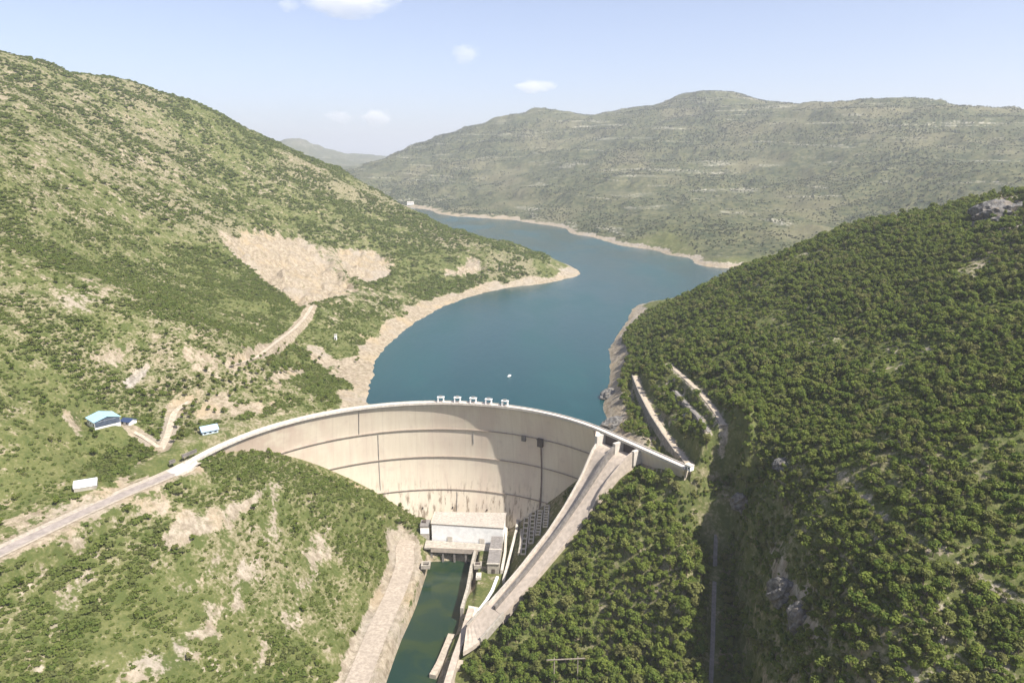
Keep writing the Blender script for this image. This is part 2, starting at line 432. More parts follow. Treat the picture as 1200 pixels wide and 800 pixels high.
class MB:
    """collects simple solids and builds them as one mesh"""
    def __init__(self): self.v, self.f = [], []
    def add(self, vs, fs):
        n = len(self.v); self.v += [tuple(p) for p in vs]; self.f += [tuple(n + i for i in f) for f in fs]; return self
    def hexa(self, p):                 # p: bottom four (ccw from above), top four
        return self.add(p, [(3, 2, 1, 0), (4, 5, 6, 7), (0, 1, 5, 4), (1, 2, 6, 5), (2, 3, 7, 6), (3, 0, 4, 7)])
    def box(self, c, s, rz=0.0):
        x, y, z = [k / 2 for k in s]; co, si = math.cos(rz), math.sin(rz)
        P = [(-x, -y), (x, -y), (x, y), (-x, y)]
        P = [(c[0] + a * co - b * si, c[1] + a * si + b * co) for a, b in P]
        return self.hexa([(a, b, c[2] - z) for a, b in P] + [(a, b, c[2] + z) for a, b in P])
    def prism(self, poly, z0, z1):      # poly ccw
        n = len(poly)
        v = [(p[0], p[1], z0) for p in poly] + [(p[0], p[1], z1) for p in poly]
        return self.add(v, [tuple(reversed(range(n))), tuple(range(n, 2 * n))] + [(i, (i + 1) % n, n + (i + 1) % n, n + i) for i in range(n)])
    def bar(self, a, b, w, h=None):     # square bar between two points
        h = h or w; a, b = Vector(a), Vector(b); d = (b - a).normalized()
        up = Vector((0, 0, 1)) if abs(d.z) < 0.95 else Vector((0, 1, 0))
        s = d.cross(up).normalized() * w / 2; u = s.cross(d).normalized() * h / 2
        q = [-s - u, s - u, s + u, -s + u]
        return self.add([a + k for k in q] + [b + k for k in q], [(0, 1, 2, 3), (7, 6, 5, 4), (0, 4, 5, 1), (1, 5, 6, 2), (2, 6, 7, 3), (3, 7, 4, 0)])
    def tube(self, pts, r, n=8):
        pts = [Vector(p) for p in pts]; base = len(self.v)
        for i, p in enumerate(pts):
            d = (pts[min(i + 1, len(pts) - 1)] - pts[max(i - 1, 0)]).normalized()
            up = Vector((0, 0, 1)) if abs(d.z) < 0.95 else Vector((0, 1, 0))
            s = d.cross(up).normalized(); u = s.cross(d)
            rr = r[i] if isinstance(r, (list, tuple)) else r
            self.v += [tuple(p + (s * math.cos(k * 2 * math.pi / n) + u * math.sin(k * 2 * math.pi / n)) * rr) for k in range(n)]
        for i in range(len(pts) - 1):
            for k in range(n):
                a, b = base + i * n + k, base + i * n + (k + 1) % n
                self.f.append((a, b, b + n, a + n))
        self.f.append(tuple(base + k for k in reversed(range(n)))); self.f.append(tuple(base + (len(pts) - 1) * n + k for k in range(n)))
        return self
    def sweep(self, sections):          # list of equal-length closed sections
        n = len(sections[0]); base = len(self.v)
        for s in sections: self.v += [tuple(p) for p in s]
        for i in range(len(sections) - 1):
            for k in range(n):
                a, b = base + i * n + k, base + i * n + (k + 1) % n
                self.f.append((a, b, b + n, a + n))
        self.f.append(tuple(base + k for k in reversed(range(n)))); self.f.append(tuple(base + (len(sections) - 1) * n + k for k in range(n)))
        return self
    def build(self, name, mat, parent=None, smooth_=False, bevel=0.0):
        me = bpy.data.meshes.new(name); me.from_pydata(self.v, [], self.f)
        bm = bmesh.new(); bm.from_mesh(me); bmesh.ops.recalc_face_normals(bm, faces=bm.faces)
        if bevel: bmesh.ops.bevel(bm, geom=list(bm.edges), offset=bevel, segments=1, affect='EDGES')
        bm.to_mesh(me); bm.free()
        if smooth_:
            for p in me.polygons: p.use_smooth = True
        if mat: me.materials.append(mat)
        return link(bpy.data.objects.new(name, me), parent)

class NT:
    """a material's node tree, written tersely"""
    def __init__(self, name, rough=0.9, spec=0.15):
        self.m = bpy.data.materials.new(name); self.m.use_nodes = True
        self.t = self.m.node_tree; self.n = self.t.nodes; self.b = self.n['Principled BSDF']
        self.b.inputs['Roughness'].default_value = rough
        self.b.inputs['Specular IOR Level'].default_value = spec
    def l(self, a, b): self.t.links.new(a, b)
    def node(self, kind, **k):
        n = self.n.new(kind)
        for a, v in k.items(): setattr(n, a, v)
        return n
    def put(self, sock, v):
        if hasattr(v, 'is_linked') or isinstance(v, bpy.types.NodeSocket): self.l(v, sock)
        elif isinstance(v, tuple) and len(v) == 3 and sock.type == 'RGBA': sock.default_value = (*v, 1)
        else: sock.default_value = v
    def pos(self): return self.node('ShaderNodeNewGeometry').outputs['Position']
    def mapping(self, v, scale=(1, 1, 1), rot=(0, 0, 0)):
        m = self.node('ShaderNodeMapping'); self.l(v, m.inputs['Vector']); m.inputs['Scale'].default_value = scale; m.inputs['Rotation'].default_value = rot
        return m.outputs[0]
    def noise(self, v, lam, detail=5, rough=0.55, dist=0.0):
        n = self.node('ShaderNodeTexNoise'); self.l(v, n.inputs['Vector'])
        n.inputs['Scale'].default_value = 1.0 / lam; n.inputs['Detail'].default_value = detail; n.inputs['Roughness'].default_value = rough; n.inputs['Distortion'].default_value = dist
        return n.outputs['Fac']
    def math(self, op, a, b=0.0, c=0.0, clamp=False):
        n = self.node('ShaderNodeMath', operation=op, use_clamp=clamp)
        self.put(n.inputs[0], a); self.put(n.inputs[1], b); self.put(n.inputs[2], c)
        return n.outputs[0]
    def ramp(self, f, a, b):            # smoothstep a..b -> 0..1
        n = self.node('ShaderNodeMapRange', interpolation_type='SMOOTHSTEP'); self.put(n.inputs['Value'], f)
        n.inputs['From Min'].default_value = a; n.inputs['From Max'].default_value = b
        return n.outputs['Result']
    def mix(self, f, a, b, mode='MIX'):
        n = self.node('ShaderNodeMix', data_type='RGBA', blend_type=mode)
        self.put(n.inputs[0], f); self.put(n.inputs[6], a); self.put(n.inputs[7], b)
        return n.outputs[2]
    def color(self, c): self.put(self.b.inputs['Base Color'], c)
    def bump(self, h, dist, strength=1.0):
        n = self.node('ShaderNodeBump'); self.l(h, n.inputs['Height']); n.inputs['Distance'].default_value = dist; n.inputs['Strength'].default_value = strength
        self.l(n.outputs[0], self.b.inputs['Normal'])

def plain(name, col, var=0.25, lam=3.0, rough=0.85, bump=0.0, spec=0.2):
    """weathered surface of one colour: two scales of mottling"""
    k = NT(name, rough, spec); p = k.pos()
    n1, n2 = k.noise(p, lam, 6), k.noise(p, lam * 7, 3)
    d = tuple(c * (1 - var) for c in col); e = tuple(min(1, c * (1 + var * 0.6)) for c in col)
    c = k.mix(k.ramp(n1, .3, .7), d, e)
    c = k.mix(k.math('MULTIPLY', k.ramp(n2, .35, .75), .45), c, tuple(c_ * (1 - var) for c_ in col))
    k.color(c)
    if bump: k.bump(n1, bump)
    return k.m

# --- land
k = NT("hillside", 0.95, 0.05); p = k.pos()
at = k.node('ShaderNodeAttribute', attribute_name="ground"); sep = k.node('ShaderNodeSeparateColor'); k.l(at.outputs['Color'], sep.inputs[0])
bare_a, dry_a, far_a = sep.outputs[0], sep.outputs[1], sep.outputs[2]
nS, nM, nL, nH = k.noise(p, 2.2, 6, .65), k.noise(p, 11, 5, .6), k.noise(p, 60, 4), k.noise(p, 260, 3)
grass = k.mix(k.ramp(k.math('ADD', k.math('MULTIPLY', nM, .5), k.math('MULTIPLY', nS, .5)), .38, .62), (.078, .096, .030), (.145, .146, .056))
dry = k.mix(k.ramp(nS, .34, .66), (.125, .118, .056), (.27, .235, .152))
g = k.math('ADD', k.math('MULTIPLY', k.math('SUBTRACT', nM, .5), 1.3), k.math('MULTIPLY', k.math('SUBTRACT', nS, .5), .9))
low = k.mix(k.ramp(k.math('ADD', dry_a, g), .35, .7), grass, dry)
# far side of the lake: grey-green scrub with dark copses and pale limestone beds
fm, fs, fh = k.noise(p, 55, 6, .62), k.noise(p, 16, 5, .7), k.noise(k.mapping(p, (1, 1, 2.2)), 330, 4, .55)
farc = k.mix(k.ramp(fs, .38, .62), (.048, .060, .028), (.128, .124, .062))
farc = k.mix(k.math('MULTIPLY', k.ramp(fm, .48, .70), .7), farc, (.032, .045, .024))
farc = k.mix(k.math('MULTIPLY', k.ramp(fh, .48, .68), .75), farc, (.165, .15, .085))
bed = k.noise(k.mapping(p, (.16, .16, 3.0)), 60, 4, .6, .6)
sp = k.noise(p, 9, 5, .7)
farc = k.mix(k.math('MULTIPLY', k.ramp(bed, .57, .68), k.ramp(sp, .44, .60)), farc, (.40, .37, .29))
low = k.mix(far_a, low, farc)
n40 = k.noise(p, 38, 4, .6); crag = k.noise(k.mapping(p, (1, 1, .55)), 4.5, 8, .72); fine = k.noise(p, 1.2, 5, .7)
rk = k.mix(k.ramp(crag, .36, .64), (.185, .150, .115), (.48, .41, .32))
rk = k.mix(k.math('MULTIPLY', k.ramp(n40, .50, .66), .65), rk, (.44, .335, .205))
rk = k.mix(k.math('MULTIPLY', k.ramp(nL, .52, .68), .6), rk, (.36, .33, .30))
rk = k.mix(k.math('MULTIPLY', k.ramp(fine, .50, .66), .45), rk, (.21, .175, .135))
rk = k.mix(k.math('MULTIPLY', k.ramp(k.noise(p, 4.2, 6, .72), .53, .63), .6), rk, (.105, .115, .048))
rk = k.mix(.4, rk, (.28, .222, .138))
rk = k.mix(k.math('MULTIPLY', at.outputs['Alpha'], .6), rk, k.mix(k.ramp(crag, .36, .64), (.17, .16, .145), (.42, .395, .36)))
k.color(k.mix(k.ramp(k.math('ADD', bare_a, k.math('MULTIPLY', g, 1.25)), .38, .66), low, rk))
k.bump(k.math('ADD', k.math('MULTIPLY', nS, .9), k.math('ADD', k.math('MULTIPLY', nM, 2.5), k.math('MULTIPLY', k.math('MULTIPLY', crag, bare_a), 3.0))), 1.0, .6)
M_LAND = k.m

# --- water
k = NT("lake_water", 0.16, 0.32); p = k.pos()
k.b.inputs['IOR'].default_value = 1.33
wind = k.ramp(k.noise(k.mapping(p, (1, .45, 1), (0, 0, .6)), 130, 4, .6), .40, .66)
k.color(k.mix(wind, (.006, .044, .047), (.011, .060, .061)))
k.put(k.b.inputs['Roughness'], k.math('MULTIPLY_ADD', wind, .16, .09))
k.bump(k.math('ADD', k.noise(p, 1.6, 4, .6), k.math('MULTIPLY', k.noise(k.mapping(p, (1, .35, 1), (0, 0, .5)), 7, 3), 1.6)), .35, .55)
M_LAKE = k.m
k = NT("river_water", 0.10, 0.5); p = k.pos()
k.b.inputs['IOR'].default_value = 1.33
k.color(k.mix(k.ramp(k.noise(p, 22, 4, .6, .8), .4, .62), (.012, .032, .022), (.024, .042, .018)))
k.bump(k.noise(p, 2.5, 4, .6), .12, .4)
M_RIVER = k.m

# --- concrete of the dam: weathered, with lift lines, block joints and runs of lime and rust
k = NT("dam_concrete", 0.9, 0.1)
uv = k.node('ShaderNodeUVMap', uv_map="face").outputs[0]
sx = k.node('ShaderNodeSeparateXYZ'); k.l(uv, sx.inputs[0])
u, v = sx.outputs[0], sx.outputs[1]
streak = k.noise(k.mapping(uv, (1, .07, 1)), 2.6, 6, .65)
wide = k.noise(k.mapping(uv, (1, .35, 1)), 26, 4, .6)
blot = k.noise(uv, 9, 6, .6)
c = k.mix(k.ramp(streak, .30, .72), (.60, .52, .405), (.65, .575, .455))
c = k.mix(k.math('MULTIPLY', k.ramp(wide, .45, .65), .55), c, (.55, .445, .36))
c = k.mix(k.math('MULTIPLY', k.ramp(blot, .55, .72), .30), c, (.43, .36, .30))
seep = k.math('MULTIPLY', k.ramp(v, -62, -92), k.ramp(k.noise(k.mapping(uv, (1, .22, 1)), 3.4, 5, .7), .5, .64))
c = k.mix(k.math('MULTIPLY', seep, .8), c, (.17, .125, .085))
left = k.math('MULTIPLY', k.ramp(u, -70, -150), k.ramp(k.noise(uv, 14, 5, .6), .35, .6))
c = k.mix(k.math('MULTIPLY', left, .6), c, (.46, .335, .265))
jv = k.math('ABSOLUTE', k.math('SUBTRACT', k.math('FRACT', k.math('DIVIDE', u, 13.6)), .5))
c = k.mix(k.math('MULTIPLY', k.math('LESS_THAN', jv, .012), .16), c, (.22, .18, .15))
jh = k.math('ABSOLUTE', k.math('SUBTRACT', k.math('FRACT', k.math('DIVIDE', v, 3.0)), .5))
c = k.mix(k.math('MULTIPLY', k.math('LESS_THAN', jh, .03), .06), c, (.24, .20, .165))
k.color(c); k.bump(blot, .15, .5)
M_DAM = k.m

M_CONC = plain("concrete", (.40, .36, .30), .28, 2.5, .9, .03)
M_CONCPALE = plain("pale_concrete", (.55, .50, .43), .22, 2.0, .9, .03)
M_CONCPINK = plain("stained_chute_concrete", (.45, .38, .31), .2, 3.0, .9, .04)
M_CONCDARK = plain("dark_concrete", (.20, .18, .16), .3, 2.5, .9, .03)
M_WHITE = plain("white_paint", (.80, .79, .76), .10, 3.0, .7)
M_ROOF = plain("gravel_roof", (.43, .385, .335), .25, 1.6, .95)
M_GREYROOF = plain("grey_roof", (.235, .215, .20), .25, 1.6, .95)
M_ASPH = plain("worn_asphalt", (.32, .275, .24), .25, 4.0, .95)
M_VERGE = plain("pale_gravel", (.42, .36, .285), .25, 2.0, .95)
M_TRACK = plain("dirt_track", (.46, .385, .29), .30, 2.0, .95)
M_GREYTRACK = plain("grey_track", (.26, .235, .21), .30, 2.0, .95)
M_DECK = plain("deck_paving", (.62, .56, .50), .15, 2.0, .9)
M_BLUEROOF = plain("light_blue_metal", (.36, .58, .70), .12, 3.0, .45, 0, .4)
M_NAVY = plain("dark_blue_metal", (.035, .06, .13), .2, 3.0, .5, 0, .4)
M_SLATE = plain("dark_slate_wall", (.075, .095, .13), .25, 2.0, .7)
M_HOLE = plain("dark_opening", (.015, .014, .013), .2, 2.0, .9)  # shade inside openings, put into a near-black colour
M_STEEL = plain("grey_steel", (.27, .26, .24), .2, 1.5, .6)
M_GLASS = plain("window_glass", (.03, .04, .05), .1, 2.0, .15, 0, .5)
M_BROWN = plain("brown_steel", (.10, .08, .07), .25, 1.5, .7)
k = NT("outcrop_rock", .95, .05); p = k.pos()
c = k.mix(k.ramp(k.noise(p, 2.5, 6, .65), .35, .65), (.075, .073, .07), (.20, .19, .175))
c = k.mix(k.math('MULTIPLY', k.ramp(k.noise(p, 7, 4), .5, .65), .5), c, (.22, .18, .135))
k.color(c); k.bump(k.noise(p, 3, 6, .65), .8, .8); M_ROCK = k.m

def leaf_mat(name, dark, light, fleck, trans=0.25, odd=(.12, .12, .045)):
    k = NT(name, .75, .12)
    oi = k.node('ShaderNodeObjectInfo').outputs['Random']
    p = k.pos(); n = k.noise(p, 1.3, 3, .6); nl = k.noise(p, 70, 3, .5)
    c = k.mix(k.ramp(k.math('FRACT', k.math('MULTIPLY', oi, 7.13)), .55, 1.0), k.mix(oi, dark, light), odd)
    c = k.mix(k.ramp(n, .5, .7), c, fleck)  # lighter flecks of leaf colour, placed by noise
    c = k.mix(k.math('MULTIPLY', k.ramp(nl, .45, .65), .45), c, tuple(a * .5 + b * .5 for a, b in zip(dark, fleck)))
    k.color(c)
    tr = k.node('ShaderNodeBsdfTranslucent'); k.l(c, tr.inputs['Color'])
    mx = k.node('ShaderNodeMixShader'); mx.inputs[0].default_value = trans
    k.l(k.b.outputs[0], mx.inputs[1]); k.l(tr.outputs[0], mx.inputs[2])
    k.l(mx.outputs[0], k.n['Material Output'].inputs['Surface'])
    return k.m
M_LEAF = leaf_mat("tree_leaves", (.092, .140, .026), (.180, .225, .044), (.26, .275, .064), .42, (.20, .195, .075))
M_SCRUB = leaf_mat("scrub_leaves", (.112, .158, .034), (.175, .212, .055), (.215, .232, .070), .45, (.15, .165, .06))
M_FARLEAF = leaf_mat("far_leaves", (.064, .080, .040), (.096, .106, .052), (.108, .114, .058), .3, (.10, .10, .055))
M_BARK = plain("bark", (.12, .09, .065), .3, .6, .95)

# ------------------------------------------------------------------ patches of the ground (traced where they lie on the land)
q1 = world_poly([(255, 272), (300, 268), (352, 274), (372, 288), (385, 300), (395, 318), (420, 335), (400, 345), (372, 350), (352, 358), (330, 340), (308, 325), (285, 305), (268, 290)])
q2 = world_poly([(392, 288), (420, 287), (445, 295), (462, 310), (455, 322), (430, 331), (410, 322), (398, 305)])
q3 = world_poly([(551, 295), (560, 302), (567, 318), (545, 323), (522, 321), (520, 310), (535, 312)])
PADS_PX = [(122, 497, 13), (151, 496, 6), (245, 506, 9), (101, 571, 9)]
_pads = []
for px, py, rad in PADS_PX:
    w = hit(px, py); _pads.append((w[0], w[1], w[2], rad))
HOUSE_PADS = _pads
QUARRIES = [(q1, 9), (q2, 7), (q3, 6)]
BARE = [(q1, .92, 12), (q2, .9, 12), (q3, .75, 9)]
for pp, amt, soft in [
    ([(355, 358), (400, 345), (470, 330), (480, 345), (420, 375), (385, 385)], .42, 12),
    ([(0, 150), (90, 150), (200, 200), (330, 205), (300, 235), (240, 255), (150, 275), (0, 275)], .36, 30),
    ([(50, 345), (110, 325), (175, 320), (150, 352), (100, 370), (60, 362)], .52, 12),
    ([(100, 420), (125, 408), (150, 402), (160, 416), (148, 427), (125, 428)], .75, 4),
    ([(140, 440), (178, 423), (180, 430), (150, 456)], .9, 3),
    ([(205, 411), (250, 408), (268, 425), (255, 445), (240, 440), (215, 430)], .62, 5),
    ([(226, 492), (232, 472), (272, 458), (276, 478), (250, 492)], .85, 4),
    ([(355, 405), (375, 404), (402, 425), (385, 431), (362, 420)], .95, 3),
    ([(310, 442), (350, 430), (362, 440), (320, 456)], .7, 4),
    ([(270, 480), (320, 466), (326, 474), (280, 490)], .7, 4),
    ([(70, 480), (95, 478), (100, 515), (88, 512)], .7, 3),
    ([(0, 610), (60, 588), (112, 588), (90, 602), (0, 640)], .60, 6),
    ([(130, 560), (190, 528), (180, 540), (120, 575)], .6, 4),
    ([(60, 618), (150, 585), (160, 600), (90, 640), (60, 640)], .55, 6),
    ([(150, 585), (196, 577), (198, 604), (150, 602)], .85, 5),
    ([(175, 622), (205, 606), (245, 598), (285, 580), (312, 566), (316, 576), (280, 604), (268, 622), (225, 636), (188, 642)], .84, 5),
    ([(196, 690), (230, 664), (262, 640), (268, 652), (232, 684), (205, 700)], .66, 6),
    ([(150, 800), (195, 760), (230, 722), (262, 690), (292, 655), (312, 660), (300, 690), (262, 728), (225, 770), (205, 800)], .74, 8),
    ([(268, 800), (320, 752), (345, 705), (362, 640), (378, 612), (384, 640), (352, 722), (325, 772), (300, 800)], .70, 7),
    ([(300, 625), (322, 560), (335, 590), (318, 640)], .62, 6),
    ([(60, 690), (95, 660), (105, 640), (118, 650), (100, 700), (55, 770), (40, 800), (30, 790)], .5, 6),
    ([(905, 632), (962, 720), (952, 762), (920, 700), (896, 655)], .75, 4),
    ([(1050, 700), (1200, 670), (1200, 765), (1100, 742)], .42, 14),
    ([(985, 548), (1040, 606), (1112, 655), (1200, 692), (1200, 712), (1100, 672), (1025, 615), (978, 556)], .55, 4),
    ([(908, 528), (920, 535), (928, 556), (915, 548)], .85, 3),
    ([(760, 445), (790, 440), (850, 520), (835, 530), (800, 500)], .40, 6),
    ([(705, 400), (722, 392), (732, 420), (722, 470), (735, 510), (790, 545), (740, 530), (712, 500), (700, 460)], .9, 5),
    ([(1140, 235), (1165, 226), (1200, 230), (1200, 275), (1150, 270)], .7, 10),
    ([(815, 640), (830, 640), (826, 800), (808, 800)], .35, 4),
    ([(368, 288), (396, 290), (404, 305), (412, 335), (395, 338), (385, 310)], .62, 8),
    ([(340, 340), (420, 335), (470, 328), (440, 350), (370, 368)], .45, 12),
]:
    BARE.append((world_poly(pp), amt, soft))
DENSE = []                               # thickets: scrub grows close here
for pp, amt, soft in [
    ([(0, 690), (60, 655), (110, 615), (150, 640), (200, 690), (175, 740), (120, 725), (80, 790), (0, 800)], .5, 10),
    ([(140, 625), (165, 620), (190, 640), (180, 670), (145, 665)], .7, 4),
    ([(260, 280), (300, 320), (350, 358), (345, 385), (300, 390), (230, 350), (200, 300)], .6, 20),
    ([(75, 455), (140, 440), (145, 470), (90, 480)], .6, 6),
    ([(155, 440), (195, 425), (230, 450), (200, 475), (160, 470)], .6, 6),
    ([(245, 530), (330, 530), (300, 556), (240, 562)], .3, 5),
    ([(400, 565), (490, 610), (480, 650), (440, 720), (400, 780), (385, 700), (400, 640)], .3, 8),
    ([(320, 465), (380, 455), (390, 470), (330, 482)], .6, 6),
    ([(480, 330), (620, 300), (600, 330), (480, 360)], .3, 10),
]:
    DENSE.append((world_poly(pp), amt, soft))

def ground(X, Y, Zh):
    """what lies on the land: bare share, dryness, far hill's cover, greyness of its rock"""
    X = np.asarray(X, float); Y = np.asarray(Y, float)
    r = np.hypot(X, Y); up = upstream(X, Y)
    bare = np.zeros(X.shape); grey = np.zeros(X.shape)
    band = (1 - smooth(Zh - 4.0 * smooth(X, 50, 80) * (Y < 1000) + (fbm(X, Y, 40, 51, 3) - .5) * 12, LAKE_Z + 6 - 1 * smooth(r, 1300, 1700), LAKE_Z + 11 - 3 * smooth(r, 1300, 1700))) * up * (Y > 440) * ~((X > 106) & (Y < 520))
    bare = np.maximum(bare, band)
    wx, wy = fbm(X, Y, 13, 55, 3) - .5, fbm(X, Y, 13, 57, 3) - .5
    for poly, amt, soft in BARE: bare = np.maximum(bare, polymask(X + wx * (5 + soft * 1.5), Y + wy * (5 + soft * 1.5), poly, soft) * amt)
    for ln, hw in ((UPROAD, 3), (DRIVE, 2.5), (QTRACK, 4)):
        d = polydist(X, Y, ln)[0]; bare = np.maximum(bare, 1 - smooth(d, hw + 1, hw + 5))
    d = polydist(X, Y, SLOPETRACK)[0]; bare = np.maximum(bare, (1 - smooth(d, .6, 2.6)) * .55)
    d = polydist(X, Y, ROAD)[0]; bare = np.maximum(bare, (1 - smooth(d, 9, 15)) * .75)
    d = polydist(X, Y, RIVERSIDE)[0]; bare = np.maximum(bare, 1 - smooth(d, 11, 16))
    bare = np.maximum(bare, (1 - smooth(Zh, -118, -114)) * (Y < 570))
    for ln, hw in ((BENCH1, 2.5), (BENCH2, 1.5), (BENCH3, 2)):
        d = polydist(X, Y, ln)[0]; bare = np.maximum(bare, (1 - smooth(d, hw, hw + 3)) * .7)
    side = smooth(X, 20, 70)
    far = smooth(Y - 0.35 * X, 1700, 1950)
    far = np.maximum(far, smooth(Y, 1500, 1600) * smooth(X, 380, 460))
    far = np.where((X < 0) & (Y < 2600), smooth(Y - 0 * X, 2300, 2500), far)
    dryness = 0.42 + (fbm(X, Y, 150, 61, 3) - .5) * 1.1
    dryness = dryness * (1 - side) + (0.30 + (fbm(X, Y, 70, 63, 3) - .5) * 1.0) * side
    # loose rubble in the upper scrub
    bare = np.maximum(bare, (0.17 + 0.60 * (fbm(X, Y, 120, 65, 3) - .42)) * (1 - side) * (1 - far))
    bare = np.maximum(bare, 0.10 * side * (1 - far))
    bare = np.maximum(bare, side * (1 - far) * .36 * smooth(fbm(X, Y, 38, 67, 3), .55, .72))
    mount = smooth(r, 5600, 6500) * (1 - smooth(r, 10000, 12000)) * np.clip(1.2 * (fbm(X, Y, 700, 69, 4) - .4), 0, 1)
    bare *= 1 - far * (1 - np.clip(band + 0.0, 0, 1))
    bare = np.maximum(bare, mount)
    grey = side * smooth(Zh, -21, -16) * np.where(upstream(X, Y) & (X < 125), .18, .55)
    grey = np.maximum(grey, polymask(X, Y, BARE[7][0], 4))
    grey = np.maximum(grey, .30 * smooth(-X, 60, 100) * (Zh < -5) * (Y < 560))
    grey = np.maximum(grey, (mount > 0) * 1.0)
    return bare, np.clip(dryness, 0, 1), far, grey

# ------------------------------------------------------------------ ground: one sheet from under the camera to the horizon
th = np.concatenate([np.arange(-180, -60, 3.0), np.arange(-60, -42, .6), np.arange(-42, 42, 0.088), np.arange(42, 60, .6), np.arange(60, 180, 3.0)])
th = np.radians(th)
rr = [70.0]
while rr[-1] < 40000: rr.append(rr[-1] * (1.0068 if rr[-1] < 6000 else 1.02))
rr = np.array(rr)
TH, RR = np.meshgrid(th, rr)
GX, GY = RR * np.sin(TH), RR * np.cos(TH)
GZ = np.empty(GX.shape); COL = np.empty(GX.shape + (4,), np.float32)
for i in range(0, len(rr), 60):
    x, y = GX[i:i + 60].ravel(), GY[i:i + 60].ravel()
    z = height(x, y); b, d, f, g = ground(x, y, z)
    GZ[i:i + 60] = z.reshape(-1, len(th))
    COL[i:i + 60] = np.stack([b, d, f, g], 1).reshape(-1, len(th), 4)
nt_, nr_ = len(th), len(rr)
idx = np.arange(nt_ * nr_).reshape(nr_, nt_)
nxt = np.roll(idx, -1, 1)
quads = np.stack([idx[:-1], idx[1:], nxt[1:], nxt[:-1]], -1).reshape(-1, 4)
V = np.stack([GX, GY, GZ], -1).reshape(-1, 3)
V = np.concatenate([V, [[0, 0, float(GZ[0].mean())]]])
tris = np.stack([idx[0], nxt[0], np.full(nt_, len(V) - 1)], -1)
me = np_mesh("ground", V, quads, tris, M_LAND, True)
ca = me.color_attributes.new("ground", 'FLOAT_COLOR', 'POINT')
ca.data.foreach_set("color", np.concatenate([COL.reshape(-1, 4), [[.5, .5, 0, 0]]]).astype(np.float32).ravel())
tag(link(bpy.data.objects.new("ground", me)), "scrub covered limestone hills round the gorge and lake", kind="structure")

# ------------------------------------------------------------------ water
W_, A_ = [], np.linspace(-88, 78, 70)
ring1 = [arc_pt(d, CREST_R + 11)[:2] if d <= ARC1 else (RW0[0] + (RW1[0] - RW0[0]) * (d - ARC1) / 20 + 9, RW0[1] + (RW1[1] - RW0[1]) * (d - ARC1) / 20 + 6.4) for d in A_]
ring2 = [arc_pt(d, 330)[:2] for d in A_]
outer = [(-500, 500), (-1500, 2500), (-3000, 4000), (-1000, 4600), (1500, 4200), (2500, 3000), (1500, 1500), (600, 600)]
tt = np.linspace(0, len(outer) - 1, len(A_))
ring3 = [(np.interp(t, range(len(outer)), [p[0] for p in outer]), np.interp(t, range(len(outer)), [p[1] for p in outer])) for t in tt]
bm = bmesh.new()
rows = [[bm.verts.new((x, y, LAKE_Z)) for x, y in rg] for rg in (ring1, ring2, ring3)]
for ra, rb in zip(rows, rows[1:]):
    for q in range(len(A_) - 1): bm.faces.new((ra[q], ra[q + 1], rb[q + 1], rb[q]))
for fc in bm.faces:
    fc.normal_update()
    if fc.normal.z < 0: fc.normal_flip()
me = bpy.data.meshes.new("lake"); bm.to_mesh(me); bm.free(); me.materials.append(M_LAKE)
tag(link(bpy.data.objects.new("lake", me)), "teal reservoir filling the valley behind the dam", kind="structure")
rv = [(-28, 541.5), (-70, 541.5), (-80, 500), (-95, 400), (-110, 300), (-125, 200), (-130, 60), (-60, 60), (-40, 200), (-30, 300), (-22, 400), (-20, 470)]
me = np_mesh("river", [(x, y, RIVER_Z) for x, y in rv], None, [(0, i, i + 1) for i in range(1, len(rv) - 1)], M_RIVER)
tag(link(bpy.data.objects.new("river", me)), "dark green tailwater below the powerhouse", kind="structure")

# ------------------------------------------------------------------ the dam
PROF_IN = [(0, 159.6), (-8, 161.8), (-22, 164.6), (-46, 166.8), (-62, 167.0), (-80, 165.6), (-95, 163), (-122, 157)]
PROF_OUT = [(0, 163.6), (-8, 169), (-22, 177), (-46, 184), (-60, 187), (-124, 189)]
def r_in(z): return np.interp(-z, [-p[0] for p in PROF_IN], [p[1] for p in PROF_IN])
def r_out(z): return np.interp(-z, [-p[0] for p in PROF_OUT], [p[1] for p in PROF_OUT])
WX, WY = RW1[0] - RW0[0], RW1[1] - RW0[1]
WL = math.hypot(WX, WY); WX /= WL; WY /= WL
WN = (math.sin(R(ARC1)), math.cos(R(ARC1)))
WNX, WNY = -WY, WX                       # unit normal of the wing, pointing to the lake
if WNX * WN[0] + WNY * WN[1] < 0: WNX, WNY = -WNX, -WNY

def crest_xy(t, r):
    """t: degrees along the arc up to ARC1, then metres along the wing; r: radius"""
    kind, q = t
    if kind == 'a': return arc_pt(q, r)[:2]
    o = r - CREST_R
    return (RW0[0] + WX * q + WNX * o, RW0[1] + WY * q + WNY * o)
def crest_u(t): return R(t[1]) * CREST_R if t[0] == 'a' else R(ARC1) * CREST_R + t[1]

